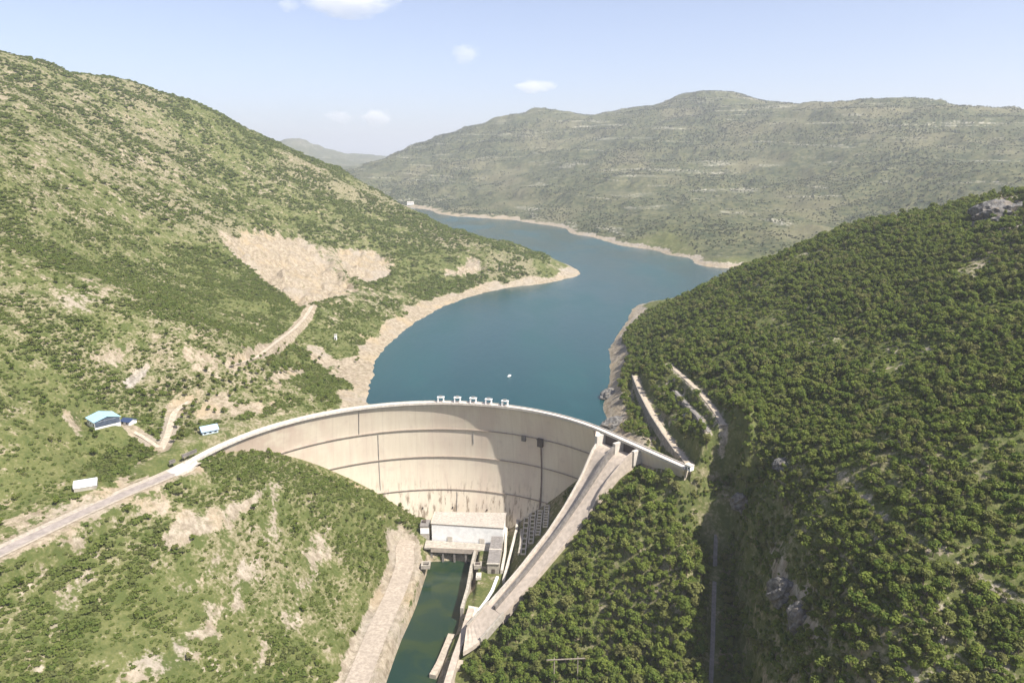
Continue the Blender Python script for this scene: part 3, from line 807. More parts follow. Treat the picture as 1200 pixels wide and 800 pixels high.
CUT_A, CUT_W = 50.3, 35.5
st = [(('a', q), -0.9) for q in np.linspace(ARC0, CUT_A, 110)]
st += [(('a', q), -9.2) for q in np.linspace(CUT_A + .001, ARC1, 6)] + [(('w', q), -9.2) for q in np.linspace(3, CUT_W, 6)]
st += [(('w', q), -0.9) for q in np.linspace(CUT_W + .01, WL, 8)]
zlev = [0, -4, -8, -12, -17, -22, -28, -34, -40, -46, -53, -60, -66, -73, -80, -87, -95, -108, -124]
V_, UV_, Q_ = [], [], []
for t, top in st:
    for z in zlev:
        zz = min(z, top); V_.append((*crest_xy(t, float(r_in(zz))), zz)); UV_.append((crest_u(t), zz))
    for z in reversed(zlev):
        zz = min(z, top); V_.append((*crest_xy(t, float(r_out(zz))), zz)); UV_.append((crest_u(t) + 500, zz))
m_ = 2 * len(zlev)
for i in range(len(st) - 1):
    for k_ in range(m_):
        a, b = i * m_ + k_, i * m_ + (k_ + 1) % m_
        Q_.append((a, b, b + m_, a + m_))
me = np_mesh("wall", V_, Q_, [(0, k_, k_ + 1) for k_ in range(1, m_ - 1)] + [((len(st) - 1) * m_, (len(st) - 1) * m_ + k_ + 1, (len(st) - 1) * m_ + k_) for k_ in range(1, m_ - 1)], M_DAM)
bm = bmesh.new(); bm.from_mesh(me); bmesh.ops.recalc_face_normals(bm, faces=bm.faces)
ul = bm.loops.layers.uv.new("face")
for f_ in bm.faces:
    for lo in f_.loops: lo[ul].uv = UV_[lo.vert.index]
    f_.smooth = len(set(lo.vert.index // m_ for lo in f_.loops)) == 2 and abs(f_.normal.z) < .7
bm.to_mesh(me); bm.free()
dam = empty("arch_dam", (0, 0, 0))
tag(dam, "tall curved concrete arch dam holding back the lake across the gorge", "dam")
link(bpy.data.objects.new("wall", me), dam)
allst = [('a', q) for q in np.linspace(ARC0, ARC1, 120)] + [('w', q) for q in np.linspace(4, WL, 14)]
def crest_sweep(name, r0, r1, z0, z1, mat, sts=allst, parent=dam):
    b = MB(); b.sweep([[(*crest_xy(t, r0), z0), (*crest_xy(t, r1), z0), (*crest_xy(t, r1), z1), (*crest_xy(t, r0), z1)] for t in sts])
    return b.build(name, mat, parent)
crest_sweep("crest_walkway", 158.5, 163.6, -.88, .05, M_DECK)
crest_sweep("parapet", 158.3, 158.7, -.9, 0.95, M_CONCPALE)
crest_sweep("parapet", 163.4, 163.8, -.9, 0.95, M_CONCPALE)
for z, w, q0, q1_ in ((-25, 1.0, -74, 51), (-51, 1.0, -64, 49), (-81, .9, -52, 40)):
    ri = float(r_in(z))
    crest_sweep("gallery_ledge", ri - w, ri + .6, z - .3, z + .3, plain('ledge_concrete', (.30, .25, .205), .2, 3), [('a', q) for q in np.linspace(q0, q1_, 90)])  # ledge colour darkened to paint the shade line under each ledge
def face_pt(deg, z, off=0.0): return arc_pt(deg, float(r_in(z)) - off, z)
b = MB(); x, y, z = face_pt(31, -28, 1.2); b.box((x, y, z), (4.6, 3.2, 6.5), R(-31)); b.box((x - .3, y - .6, z + 3.5), (5.2, 3.8, .5), R(-31)); b.build("gate_cabin", M_BROWN, dam)
b = MB(); x, y, z = face_pt(25.5, -27, .6); b.box((x, y, z), (3.6, 2.0, 5), R(-25.5)); b.build("gate_cabin", M_CONCDARK, dam)
b = MB(); b.tube([face_pt(31, q, .75) for q in np.linspace(-31.3, -96, 14)], .6); b.build("drop_pipe", plain("rusty_pipe", (.24, .185, .15), .3, 2), dam)
for dg, za, zb in ((-18.5, -27, -78), (9.7, -27, -38), (-24, -2, -24), (4.5, -83, -100)):
    b = MB(); b.tube([face_pt(dg, q, .3) for q in np.linspace(za, zb, 8)], .28, 6); b.build("drain_pipe", M_STEEL, dam)
for dg in (-6, 3.2, 14):
    b = MB(); x, y, z = face_pt(dg, -97, .2); b.box((x, y, z), (.8, 1.6, 1.3), R(-dg)); b.build("outlet", M_HOLE, dam)

# five white hoist frames on the lake side of the crest
where = ["leftmost of the five on the dam crest", "second from the left end of the five on the dam crest", "middle one of the five on the dam crest", "second from the right end of the five on the dam crest", "rightmost of the five on the dam crest"]
for i, px in enumerate((515, 535, 554, 572.5, 592)):
    kx = (px - 600) / 830.0
    q = math.degrees(math.asin((kx * 586 - DC[0]) / 163))
    x, y, _ = arc_pt(q, 162.4, 0)
    o = empty("hoist_frame", (x, y, 0.05), R(-q))
    tag(o, "white concrete hoist frame, " + where[i], "hoist frame", "white hoist frames along the dam crest")
    for sx_ in (-2.3, 2.3):
        for sy_ in (-1.0, 1.0):
            b = MB(); b.box((sx_, sy_, 2.0), (.8, .55, 4.0)); b.build("leg", M_WHITE, o)
    b = MB(); b.box((0, 0, 4.3), (6.0, 3.0, .6)); b.build("platform", M_WHITE, o)
    b = MB(); b.box((0, 0, 5.1), (2.6, 1.4, 1.0)); b.build("hoist", M_STEEL, o)

# ------------------------------------------------------------------ the spillway
sp = empty("spillway", (0, 0, 0)); tag(sp, "steep twin concrete spillway chute running down from the right end of the dam", "spillway")
SS = [-3, 2, 6, 10, 15, 20, 28, 36, 45, 55, 65, 75, 85, 95, 104, 113]
def width_at(s): return np.interp(s, [0, 8, 25, 58, 100, 140], [18.0, 17.0, 14.0, 10.6, 8.4, 8.0])
def sp3(s, l, dz=0.0): return (*sp_xy(s, l), float(sp_z(s)) + dz)
for l0, l1 in ((-1, 0), (0, 1)):
    dz_ = (lambda s: -5.0 * min(1, max(0, (s - 4) / 14)) * (1 - max(0, (s - 104) / 12))) if l0 < 0 else (lambda s: 0.0)
    b = MB(); b.sweep([[sp3(s, l0 * width_at(s), -1.6 + dz_(s)), sp3(s, l1 * width_at(s), -1.6 + dz_(s)), sp3(s, l1 * width_at(s), dz_(s)), sp3(s, l0 * width_at(s), dz_(s))] for s in SS])
    b.build("chute_floor", M_CONCPINK, sp)
def chute_wall(name, lf, w, tops, mat, s0=2, s1=113, below=7.0):
    b = MB(); b.sweep([[sp3(s, lf * width_at(s) - w / 2, -below), sp3(s, lf * width_at(s) + w / 2, -below), sp3(s, lf * width_at(s) + w / 2, np.interp(s, *tops)), sp3(s, lf * width_at(s) - w / 2, np.interp(s, *tops))] for s in np.linspace(s0, s1, 30)])
    return b.build(name, mat, sp)
chute_wall("side_wall", -1.02, .9, ([2, 10, 22, 40, 113], [3.0, 1.6, -2.6, -3.8, -.2]), M_CONCPALE, below=10)
chute_wall("divider_wall", 0, 2.0, ([2, 10, 22, 40, 113], [5.5, 6.5, 4.2, 3.2, 2.6]), M_CONCDARK)  # dark colour stands in for the shaded gap between the chutes
chute_wall("side_wall", 1.02, 1.0, ([2, 10, 24, 34, 38, 113], [7.0, 8.0, 7.5, 5.0, .7, .4]), M_CONCPINK)
for lf in (-1.02, 0, 1.02):                      # piers under the crest bridge
    b = MB(); p0, p1 = sp_xy(-9, lf * 18), sp_xy(3.5, lf * 18)
    ang = math.atan2(SA[1], SA[0])
    b.box(((p0[0] + p1[0]) / 2, (p0[1] + p1[1]) / 2, -6.4), (13.2, 2.6, 10.9), ang); b.build("pier", M_CONCPALE, sp)
for l in (-9.2, 9.2):                            # the gates, set back in shade under the bridge
    x, y = sp_xy(-5.2, l); b = MB(); b.box((x, y, -5.0), (.8, 15.4, 8.2), math.atan2(SA[1], SA[0])); b.build("gate", M_BROWN, sp)
b = MB(); sec = []
for q in np.linspace(0, 1, 9):
    sl, sr = 113.2 + q * 17, 113.2 + q * 31
    sec.append([sp3(sl, -width_at(sl), -3), sp3(sr, width_at(sr), -3), sp3(sr, width_at(sr)), sp3(sl, -width_at(sl))])
b.sweep(sec); b.build("flip_bucket", M_CONCPINK, sp)
b = MB(); b.sweep([[sp3(s, width_at(s) * 1.02 + q, -4 if k_ < 2 else 1.8) for k_, q in enumerate((-.7, .7, .7, -.7))] for s in (112, 118, 124, 131)]); b.build("side_wall", M_CONC, sp)
b = MB(); b.sweep([[sp3(s, -width_at(s) * 1.03 + q, -5 if k_ < 2 else 1.4) for k_, q in enumerate((-.7, .7, .7, -.7))] for s in (112, 118, 124, 130)]); b.build("side_wall", M_CONC, sp)

# ------------------------------------------------------------------ powerhouse, deck and its neighbours
ph = empty("powerhouse", (-37, 556, -110)); tag(ph, "long white powerhouse with flat gravel roof at the foot of the dam", "powerhouse")
def rel(o, pts): return [(p[0] - o.location.x, p[1] - o.location.y) for p in pts]
ROOF = [(-67.5, 553), (-7, 545.2), (-5, 572), (-66, 574)]
def inset(poly, d):
    cx = sum(p[0] for p in poly) / len(poly); cy = sum(p[1] for p in poly) / len(poly)
    return [(p[0] + (cx - p[0]) * d / max(1, math.hypot(p[0] - cx, p[1] - cy)), p[1] + (cy - p[1]) * d / max(1, math.hypot(p[0] - cx, p[1] - cy))) for p in poly]
b = MB(); b.prism(rel(ph, inset(ROOF, .6)), -4, 14.2); b.build("wall", M_WHITE, ph)
b = MB(); b.prism(rel(ph, ROOF), 14.2, 15.2); b.build("roof", M_ROOF, ph)
f0, f1 = Vector((-67, 553.2, 0)), Vector((-7.4, 545.6, 0)); fd = (f1 - f0).normalized(); fn = Vector((fd.y, -fd.x, 0))
for i in (2.2, 7.4):
    c = f0 + fd * (4 + i * 5.2) + fn * .5
    b = MB(); b.box((c.x - ph.location.x, c.y - ph.location.y, 2.2), (4.2, .2, 4.2), math.atan2(fd.y, fd.x)); b.build("door", M_CONCPALE, ph)
b = MB()
for i in range(len(ROOF)):
    a_, c_ = rel(ph, [ROOF[i], ROOF[(i + 1) % 4]])
    if i != 2: b.bar((*a_, 15.35), (*c_, 15.35), .5, .5)
b.build("roof_kerb", M_CONCPALE, ph)
an = empty("switch_house", (-73, 560, -111)); tag(an, "small concrete block with a dark side wall at the left end of the powerhouse", "building")
b = MB(); b.box((0, 0, 6), (7.5, 11, 13)); b.build("wall", M_CONC, an)
b = MB(); b.box((0, 0, 12.8), (8.1, 11.6, .7)); b.build("roof", M_GREYROOF, an)
b = MB(); b.box((0, -5.6, 8.5), (7.3, .3, 5)); b.build("front_panel", M_WHITE, an)
b = MB(); b.box((-1, 1, 14.0), (3, 3, 1.6)); b.build("roof_vent", M_BROWN, an)
dk = empty("tailrace_deck", (-47, 546, -110)); tag(dk, "concrete deck in front of the powerhouse over the head of the tailwater", "deck")
b = MB(); b.prism(rel(dk, [(-72, 540.5), (-26, 536.5), (-7, 534.5), (-7, 544.6), (-68, 552.4), (-72, 552.6)]), -1.2, .1); b.build("slab", M_CONC, dk)
b = MB(); b.prism(rel(dk, [(-66.5, 539.2), (-28, 535.6), (-28, 536.6), (-66.5, 540.2)]), -3.2, .9); b.build("front_beam", M_CONCPINK, dk)
for q in (0, .25, .5, .75, 1):
    x, y = -66 + q * 37.6, 540.6 - q * 3.6
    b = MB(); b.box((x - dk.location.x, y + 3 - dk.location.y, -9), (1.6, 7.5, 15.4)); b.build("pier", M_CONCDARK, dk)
b = MB(); b.box((0, 5.5, -9), (44, .6, 14)); b.build("deck_shade_sheet", M_HOLE, dk)  # near-black sheet painting the shade in the openings under the deck
wb = empty("service_building", (-13.2, 523, -110.5)); tag(wb, "low narrow concrete service building with a grey two-part roof beside the powerhouse", "building")
ang = math.atan2(544.6 - 503, -12 + 14.5) - math.pi / 2
wb.rotation_euler = (0, 0, ang)
b = MB(); b.box((0, 0, 4), (9, 41, 9)); b.build("wall", M_CONC, wb)
b = MB(); b.box((0, 10.6, 8.8), (9.6, 20, .6)); b.build("roof", M_GREYROOF, wb)
b = MB(); b.box((0, -10.6, 8.6), (9.6, 20, .6)); b.build("roof", M_GREYROOF, wb)
b = MB(); b.box((0, 0, 9.0), (9.9, 1.0, .9)); b.build("roof_kerb", M_CONCPALE, wb)
b = MB(); b.box((0, -20.9, 8.9), (9.9, .9, .8)); b.build("roof_kerb", M_CONCPALE, wb)
for i in range(6):
    b = MB(); b.box((-4.56, -16 + i * 6.4, 4.8), (.14, 2.4, 1.5)); b.build("window", M_GLASS, wb)
b = MB(); b.box((0, -20.6, 2.2), (2.6, .3, 3.6)); b.build("door", M_BROWN, wb)

# open stair channels and lattice frames on the slope behind the powerhouse
def drape(px, lift): x, y, z = hit(*px); return (x, y, z + lift)
def strip(name, label, cat, pxs, w, mat, group=None, lift=.9, h=2.6):
    b = MB(); P = [Vector(drape(p, lift)) for p in pxs]
    for i in range(len(P) - 1): b.bar(P[i], P[i + 1] + (P[i + 1] - P[i]).normalized() * .2, w, h)
    return tag(b.build(name, mat), label, cat, group)
ch = empty("drain_channel", (0, 0, 0)); tag(ch, "pale twin concrete drainage channel coming down beside the service building", "channel")
for pxs in ([(595, 608), (593, 628), (592, 650), (588, 672)], [(607, 608), (605, 625), (600, 645), (593, 672), (590, 684)]):
    b = MB(); P = [Vector(drape(p, 1.6)) for p in pxs]
    for i in range(len(P) - 1): b.bar(P[i], P[i + 1] + (P[i + 1] - P[i]).normalized() * .3, 2.0, 3.4)
    b.build("side_beam", M_CONCPALE, ch)
b = MB(); b.bar(drape((594, 608), 2), drape((608, 608), 2), 1.8, 3.0); b.build("head_beam", M_CONC, ch)
tag(strip("retaining_kerb", "short pale concrete kerb on the slope between drainage channel and lattice", "kerb", [(611, 622), (610, 640), (608, 650)], 1.6, M_CONC), None)
cols = [((618, 601), (613, 650)), ((625, 600), (622, 637)), ((633, 599), (630, 627)), ((641, 593), (639, 618))]
desc = ["longest concrete lattice frame on the slope, next to the drainage channel", "second concrete lattice frame from the drainage channel on the shaded slope", "third concrete lattice frame from the drainage channel on the shaded slope", "shortest concrete lattice frame, nearest the spillway chute"]
for (a_, c_), ds in zip(cols, desc):
    o = empty("slope_lattice", (0, 0, 0)); tag(o, ds, "lattice frame", "concrete lattice frames on the slope under the dam")
    n_ = 9
    for sgn in (-2.6, 2.6):
        b = MB(); P = [Vector(drape((a_[0] + (c_[0] - a_[0]) * q + sgn, a_[1] + (c_[1] - a_[1]) * q), .7)) for q in np.linspace(0, 1, n_)]
        for i in range(n_ - 1): b.bar(P[i], P[i + 1], .8, 1.3)
        b.build("rail", M_CONCPALE, o)
    for q in np.linspace(0, 1, n_):
        b = MB(); y_ = a_[1] + (c_[1] - a_[1]) * q; x_ = a_[0] + (c_[0] - a_[0]) * q
        b.bar(drape((x_ - 2.4, y_), .8), drape((x_ + 2.4, y_), .8), .75, 1.2); b.build("rung", M_CONCPALE, o)

# river banks
def wall_line(name, label, cat, pts, w, z0, mat, group=None):
    b = MB(); sec = []
    for i, p in enumerate(pts):
        q0, q1_ = pts[max(0, i - 1)], pts[min(len(pts) - 1, i + 1)]
        d = Vector((q1_[0] - q0[0], q1_[1] - q0[1], 0)).normalized(); n = Vector((d.y, -d.x, 0)) * w / 2
        sec.append([(p[0] - n.x, p[1] - n.y, z0), (p[0] + n.x, p[1] + n.y, z0), (p[0] + n.x, p[1] + n.y, p[2]), (p[0] - n.x, p[1] - n.y, p[2])])
    b.sweep(sec)
    return tag(b.build(name, mat), label, cat, group)
wall_line("quay_wall", "high concrete quay wall along the spillway side of the tailwater", "quay wall", [at_z(557, 644, -109.6), at_z(552, 665, -109.6), at_z(548, 688, -110), at_z(541, 712, -110.5)], 2.2, -128, M_CONC)
b = MB(); P = [at_z(*q) for q in ((552, 712, -108.5), (547, 728, -108.5), (541, 748, -108.5), (533, 770, -108.5), (524, 800, -108.5), (517, 830, -108.5))]
wall_line("training_wall", "broad pinkish concrete training wall running down river from the spillway lip", "training wall", P, 4.2, -128, M_CONCPINK)
wall_line("river_groyne", "sloping strip of pale concrete between the tailwater and the training wall", "groyne", [at_z(529, 742, -117.5), at_z(523, 757, -118), at_z(515, 776, -118.5), at_z(507, 790, -119)], 4.5, -128, M_VERGE)
b = MB(); X0, Y0, _ = at_z(499, 660, -109.5)
pit = empty("intake_pit", (X0, Y0, -112)); tag(pit, "square concrete pit with a dark opening beside the head of the tailwater", "pit")
for dx, dy, sx_, sy_ in ((-2.9, 0, 1.2, 7), (2.9, 0, 1.2, 7), (0, -2.9, 4.6, 1.2), (0, 2.9, 4.6, 1.2)):
    b.box((dx, dy, 1.2), (sx_, sy_, 3.0))
b.build("rim", M_CONC, pit); b = MB(); b.box((0, 0, .4), (4.6, 4.6, .5)); b.build("opening", M_HOLE, pit)
x, y, z = at_z(575, 670, -110)
cp = empty("valve_chamber", at_z(560, 664, -110.5)); tag(cp, "small pale concrete valve chamber on the quay below the powerhouse deck", "chamber")
b = MB(); b.box((0, 0, 1.2), (6, 5, 3.4)); b.build("wall", M_CONC, cp); b = MB(); b.box((0, 0, 3.0), (4, 3, .4)); b.build("hatch", M_BROWN, cp)
cp = empty("stilling_block", at_z(561, 676, -110.5)); tag(cp, "low white concrete block at the edge of the quay under the service building", "block")
b = MB(); b.box((0, 0, .8), (4, 7, 2.4)); b.box((.3, -2, 2.3), (2, 2, .8)); b.build("body", M_CONCPALE, cp)
tag(strip("chute_kerb", "curved white concrete kerb bending from the service building to the spillway lip", "kerb", [(583, 676), (577, 692), (570, 704), (561, 716)], 2.2, M_WHITE, None, .4, 1.0), None)
b = MB(); P = [hit(*q) for q in ((549, 714), (561, 712), (557, 726), (548, 728))]; zz = max(p[2] for p in P) + .6
b.prism([(p[0], p[1]) for p in reversed(P)], zz - 4, zz); tag(b.build("apron_slab", M_CONCPALE), "white concrete slab at the left foot of the spillway lip", "slab")
b = MB(); P = [hit(*q) for q in ((531, 776), (543, 774), (541, 784), (530, 790))]; zz = max(p[2] for p in P) + .6
b.prism([(p[0], p[1]) for p in reversed(P)], zz - 4, zz); tag(b.build("apron_slab", M_VERGE), "pale slab at the edge of the trees below the spillway", "slab")

# ------------------------------------------------------------------ roads
M_ESPL = plain("esplanade_gravel", (.385, .325, .26), .24, 2.2, .95)
def ribbon(name, line, half, mat, label, lift=.0, off=0.0, kerb=False, sub=6.0):
    P = [Vector(p) for p in line]; Q = [P[0]]
    for a_, c_ in zip(P, P[1:]):
        n = max(1, int((c_ - a_).length / sub)); Q += [a_ + (c_ - a_) * (i + 1) / n for i in range(n)]
    for _ in range(3): Q = [Q[0]] + [(Q[i - 1] + Q[i] * 2 + Q[i + 1]) / 4 for i in range(1, len(Q) - 1)] + [Q[-1]]
    v, f = [], []
    for i, q in enumerate(Q):
        d = (Q[min(i + 1, len(Q) - 1)] - Q[max(0, i - 1)]); d.z = 0; d.normalize(); n = Vector((-d.y, d.x, 0))
        for s_ in (-1, 1):
            c = q + n * (off + s_ * half); v.append((c.x, c.y, q.z + lift))
        if i: f.append((2 * i - 2, 2 * i - 1, 2 * i + 1, 2 * i))
    b = MB(); b.v, b.f = v, f
    o = b.build(name, mat)
    me_ = o.data
    if len(me_.polygons) and me_.polygons[0].normal.z < 0: me_.flip_normals()
    return tag(o, label, kind="structure")
ribbon("road", [(-217, 460, .1)] + ROAD, 3.6, M_ASPH, "grey road coming off the left end of the dam", .06, 1.2)
ribbon("road_verge", [(-216, 462, .05)] + ROAD, 6.6, M_VERGE, "pale gravel margin of the road", .0)
ribbon("path", UPROAD, 2.4, M_TRACK, "dirt track climbing from the road", .12)
ribbon("path", DRIVE, 1.5, M_TRACK, "dirt drive to the blue roofed house", .12)
ribbon("path", QTRACK, 2.2, M_TRACK, "dirt track up to the old quarry", .12)
ribbon("riverside_road", [(-86, 552, -109.9)] + RIVERSIDE, 7.4, M_ESPL, "pale road on the left river bank", .12)
for ln, nm in ((BENCH1, "lowest"), (BENCH2, "middle"), (BENCH3, "uppermost")):
    ribbon("bench_road", ln, 1.9 if nm != "middle" else 1.2, M_GREYTRACK if nm == "middle" else M_TRACK, nm + " grey road cut into the right hillside", .12)
tr = [hit(*q) for q in ((839, 628), (838, 655), (837, 690), (836, 720), (835, 755), (833, 800), (832, 830))]
b = MB(); sec = []
for i, p in enumerate(tr): sec.append([(p[0] - 1.3, p[1], p[2] - 2), (p[0] + 1.3, p[1], p[2] - 2), (p[0] + 1.3, p[1], p[2] + 1.4), (p[0] - 1.3, p[1], p[2] + 1.4)])
b.sweep(sec); tag(b.build("concrete_flume", M_GREYROOF), "long straight grey concrete flume down the dark ravine", "flume")

# retaining walls under the benches
def bench_wall(line, h, label, mat):
    P = [Vector(p) for p in line]; sec = []
    Q = [P[0]]
    for a_, c_ in zip(P, P[1:]):
        n = max(1, int((c_ - a_).length / 8)); Q += [a_ + (c_ - a_) * (i + 1) / n for i in range(n)]
    for i, q in enumerate(Q):
        d = Q[min(i + 1, len(Q) - 1)] - Q[max(0, i - 1)]; d.z = 0; d.normalize(); n = Vector((d.y, -d.x, 0))
        hh = h * min(1, (i + .6) / 4, (len(Q) - i - .2) / 3)
        a_ = q + n * 2.2; c_ = q + n * 3.0; e_ = q + n * (3.0 + hh * .22)
        sec.append([(a_.x, a_.y, q.z - hh - 3), (e_.x, e_.y, q.z - hh - 3), (c_.x, c_.y, q.z + .7), (a_.x, a_.y, q.z + .7)])
    b = MB(); b.sweep(sec); return tag(b.build("retaining_wall", mat), label, "retaining wall", "retaining walls of the hillside benches")
bench_wall(BENCH1[:5], 8.5, "tall grey retaining wall under the lowest bench road above the lake", plain("weathered_masonry", (.26, .235, .20), .3, 3))
bench_wall(BENCH2, 6, "short dark retaining wall between two bench roads on the right hillside", M_CONCDARK)  # wall's shade is put into its dark concrete colour

# ------------------------------------------------------------------ buildings and small things
def gable_house(name, label, cat, base, L, W, h, rise, rz, wall, roof, gable, windows=2, extra=None):
    o = empty(name, base, rz); tag(o, label, cat)
    b = MB(); b.box((0, 0, h / 2 - 1), (L, W, h + 2)); b.build("wall", wall, o)
    for sx_ in (-1, 1):
        b = MB(); x = sx_ * (L / 2 + .02)
        b.add([(x - .15, -W / 2, h), (x + .15, -W / 2, h), (x - .15, W / 2, h), (x + .15, W / 2, h), (x - .15, 0, h + rise), (x + .15, 0, h + rise)], [(0, 2, 4), (1, 5, 3), (0, 4, 5, 1), (2, 3, 5, 4), (0, 1, 3, 2)])
        b.build("gable", gable, o)
    ov = .7
    b = MB()
    for s_ in (-1, 1):
        y1 = s_ * (W / 2 + ov); z1 = h - rise * ov / (W / 2)
        b.add([(-L / 2 - ov, 0, h + rise + .05), (L / 2 + ov, 0, h + rise + .05), (L / 2 + ov, y1, z1 + .05), (-L / 2 - ov, y1, z1 + .05),
               (-L / 2 - ov, 0, h + rise + .3), (L / 2 + ov, 0, h + rise + .3), (L / 2 + ov, y1, z1 + .3), (-L / 2 - ov, y1, z1 + .3)],
              [(0, 1, 2, 3), (4, 5, 6, 7), (0, 1, 5, 4), (1, 2, 6, 5), (2, 3, 7, 6), (3, 0, 4, 7)])
    b.build("roof", roof, o)
    for i in range(windows):
        x = -L / 2 + (i + .5) * L / windows
        for s_ in (-1, 1):
            b = MB(); b.box((x, s_ * (W / 2 + .04), h * .55), (1.6, .16, 1.3)); b.build("window", M_GLASS, o)
    return o
P = [hit(*q) for q in ((117, 503), (138, 494), (128, 486), (107, 493))]
hx, hy, hz = PADS = _pads[0][:3]
o = gable_house("metal_shed", "large shed with a light blue metal roof and dark slate gable above the road", "shed", (hx, hy, hz), 15, 17, 5.5, 2.4, R(-42), M_WHITE, M_BLUEROOF, M_SLATE, 3)
b = MB(); b.box((7.6, 0, 3.4), (.3, 16.6, 3.6)); b.build("front_panel", M_SLATE, o)
hx, hy, hz = _pads[1][:3]
gable_house("small_house", "small low house with a dark blue roof beside the large blue shed", "house", (hx, hy, hz), 8, 7, 2.6, 1.3, R(-20), M_WHITE, M_NAVY, M_WHITE, 2)
hx, hy, hz = _pads[2][:3]
o = gable_house("roadside_house", "pale house with a light blue roof by the left end of the dam", "house", (hx, hy, hz), 11, 9, 2.6, 2.6, R(35), plain("pale_blue_wall", (.50, .57, .62), .15, 2, .8), plain("pale_blue_metal", (.36, .49, .62), .15, 2, .5), M_WHITE, 3)
hx, hy, hz = _pads[3][:3]
o = empty("white_hall", (hx, hy, hz), R(25)); tag(o, "bright white barrel roofed hall beside the road", "hall")
b = MB(); L_, W_ = 12.5, 10
sec = []
for x in (-L_ / 2, L_ / 2): sec.append([(x, W_ / 2 * math.cos(q), 2.4 + 2.6 * math.sin(q)) for q in np.linspace(0, math.pi, 15)])
b.sweep(sec); b.build("roof", M_WHITE, o)
b = MB(); b.box((0, 0, .4), (L_ - .6, W_ - .6, 4)); b.build("wall", M_CONC, o)
b = MB(); b.box((L_ / 2 - .2, 0, 1.2), (.3, 3.4, 3)); b.build("door", M_STEEL, o)
# white apron and low dark bars at the bend of the road
P = [hit(*q) for q in ((196, 556), (208, 548), (230, 541), (232, 546), (226, 551), (206, 558))]; zz = max(p[2] for p in P) + .3
b = MB(); b.prism([(p[0], p[1]) for p in P], zz - 5, zz); o = b.build("parking_apron", M_CONCPALE); tag(o, "pale concrete apron on the outer side of the road bend", "apron")
for pa, pb, ds in (((214, 541), (231, 534), "longer low dark bar at the edge of the pale apron"), ((199, 549), (206, 546), "short low dark bar by the pale apron")):
    b = MB(); A_, B_ = Vector(hit(*pa)), Vector(hit(*pb)); A_.z = B_.z = max(zz, A_.z, B_.z) + .5
    b.bar(A_, B_, .8, 2.2); b.bar(A_ + Vector((0, 0, 1.2)), B_ + Vector((0, 0, 1.2)), 1.1, .25); tag(b.build("stone_wall", M_CONCDARK), ds, "wall", "low dark bars by the apron")
x, y, z = hit(393.5, 398)
o = empty("gauge_hut", (x, y, z)); tag(o, "slim white gauge hut on the shore slope below the quarry", "hut")
b = MB(); b.box((0, 0, 2.6), (2.6, 2.6, 7)); b.build("wall", M_WHITE, o); b = MB(); b.box((0, 0, 6.3), (3.2, 3.2, .4)); b.build("roof", M_CONCPALE, o); b = MB(); b.box((0, -1.34, 1.4), (1.2, .12, 2.6)); b.build("door", M_BROWN, o)
x, y, z = at_y(481, 238.5, 3480); z = float(height(np.array([x]), np.array([y]))[0]); o = empty("lakeside_house", (x, y, z)); tag(o, "distant white house on the far shore of the lake", "house")
b = MB(); b.box((0, 0, 4), (30, 18, 12)); b.build("wall", M_WHITE, o); b = MB(); b.add([(-16, -10, 10), (16, -10, 10), (16, 10, 10), (-16, 10, 10), (-15, 0, 14), (15, 0, 14)], [(3, 2, 1, 0), (0, 1, 5, 4), (2, 3, 4, 5), (1, 2, 5), (3, 0, 4)]); b.build("roof", M_CONCPALE, o)
x, y, _ = RW1; o = empty("gatekeeper_hut", (x + 2.5, y - 1.5, -.5), R(-52)); tag(o, "small white hut at the right end of the dam crest", "hut")
b = MB(); b.box((0, 0, 1.8), (4.6, 3.8, 3.6)); b.build("wall", M_WHITE, o); b = MB(); b.box((0, 0, 3.7), (5.2, 4.4, .35)); b.build("roof", M_CONCPALE, o)
b = MB(); b.box((-1.1, -1.93, 1.2), (1.1, .14, 2.2)); b.build("door", M_BROWN, o); b = MB(); b.box((1.0, -1.93, 1.9), (1.4, .14, 1.1)); b.build("window", M_GLASS, o)
x, y, z = at_z(597, 441, LAKE_Z)
o = empty("boat", (x, y, z - .1), R(60)); tag(o, "small white motor boat on the lake behind the dam", "boat")
b = MB(); sec = []
for t, w, h0, h1 in ((-3.2, 1.15, -.35, .75), (-1, 1.3, -.4, .8), (1.2, 1.1, -.35, .95), (2.6, .55, -.2, 1.15), (3.4, .06, .4, 1.3)):
    sec.append([(t, -w * .5, h0), (t, w * .5, h0), (t, w, h1), (t, -w, h1)])
b.sweep(sec); b.build("hull", M_WHITE, o)
b = MB(); b.hexa([(-1.2, -.8, .8), (1.2, -.75, .9), (1.2, .75, .9), (-1.2, .8, .8), (-1.0, -.7, 2.1), (.5, -.65, 2.1), (.5, .65, 2.1), (-1.0, .7, 2.1)]); b.build("cabin", M_WHITE, o)
b = MB(); b.hexa([(1.03, -.6, 1.3), (1.1, -.6, 1.25), (1.1, .6, 1.25), (1.03, .6, 1.3), (.66, -.55, 1.95), (.74, -.55, 1.95), (.74, .55, 1.95), (.66, .55, 1.95)]); b.build("windscreen", M_GLASS, o)
b = MB(); b.box((-3.4, 0, .5), (.5, .5, 1.2)); b.build("outboard_motor", M_STEEL, o)

M_POLE = plain('weathered_pole', (.30, .255, .205), .2, 1.5)
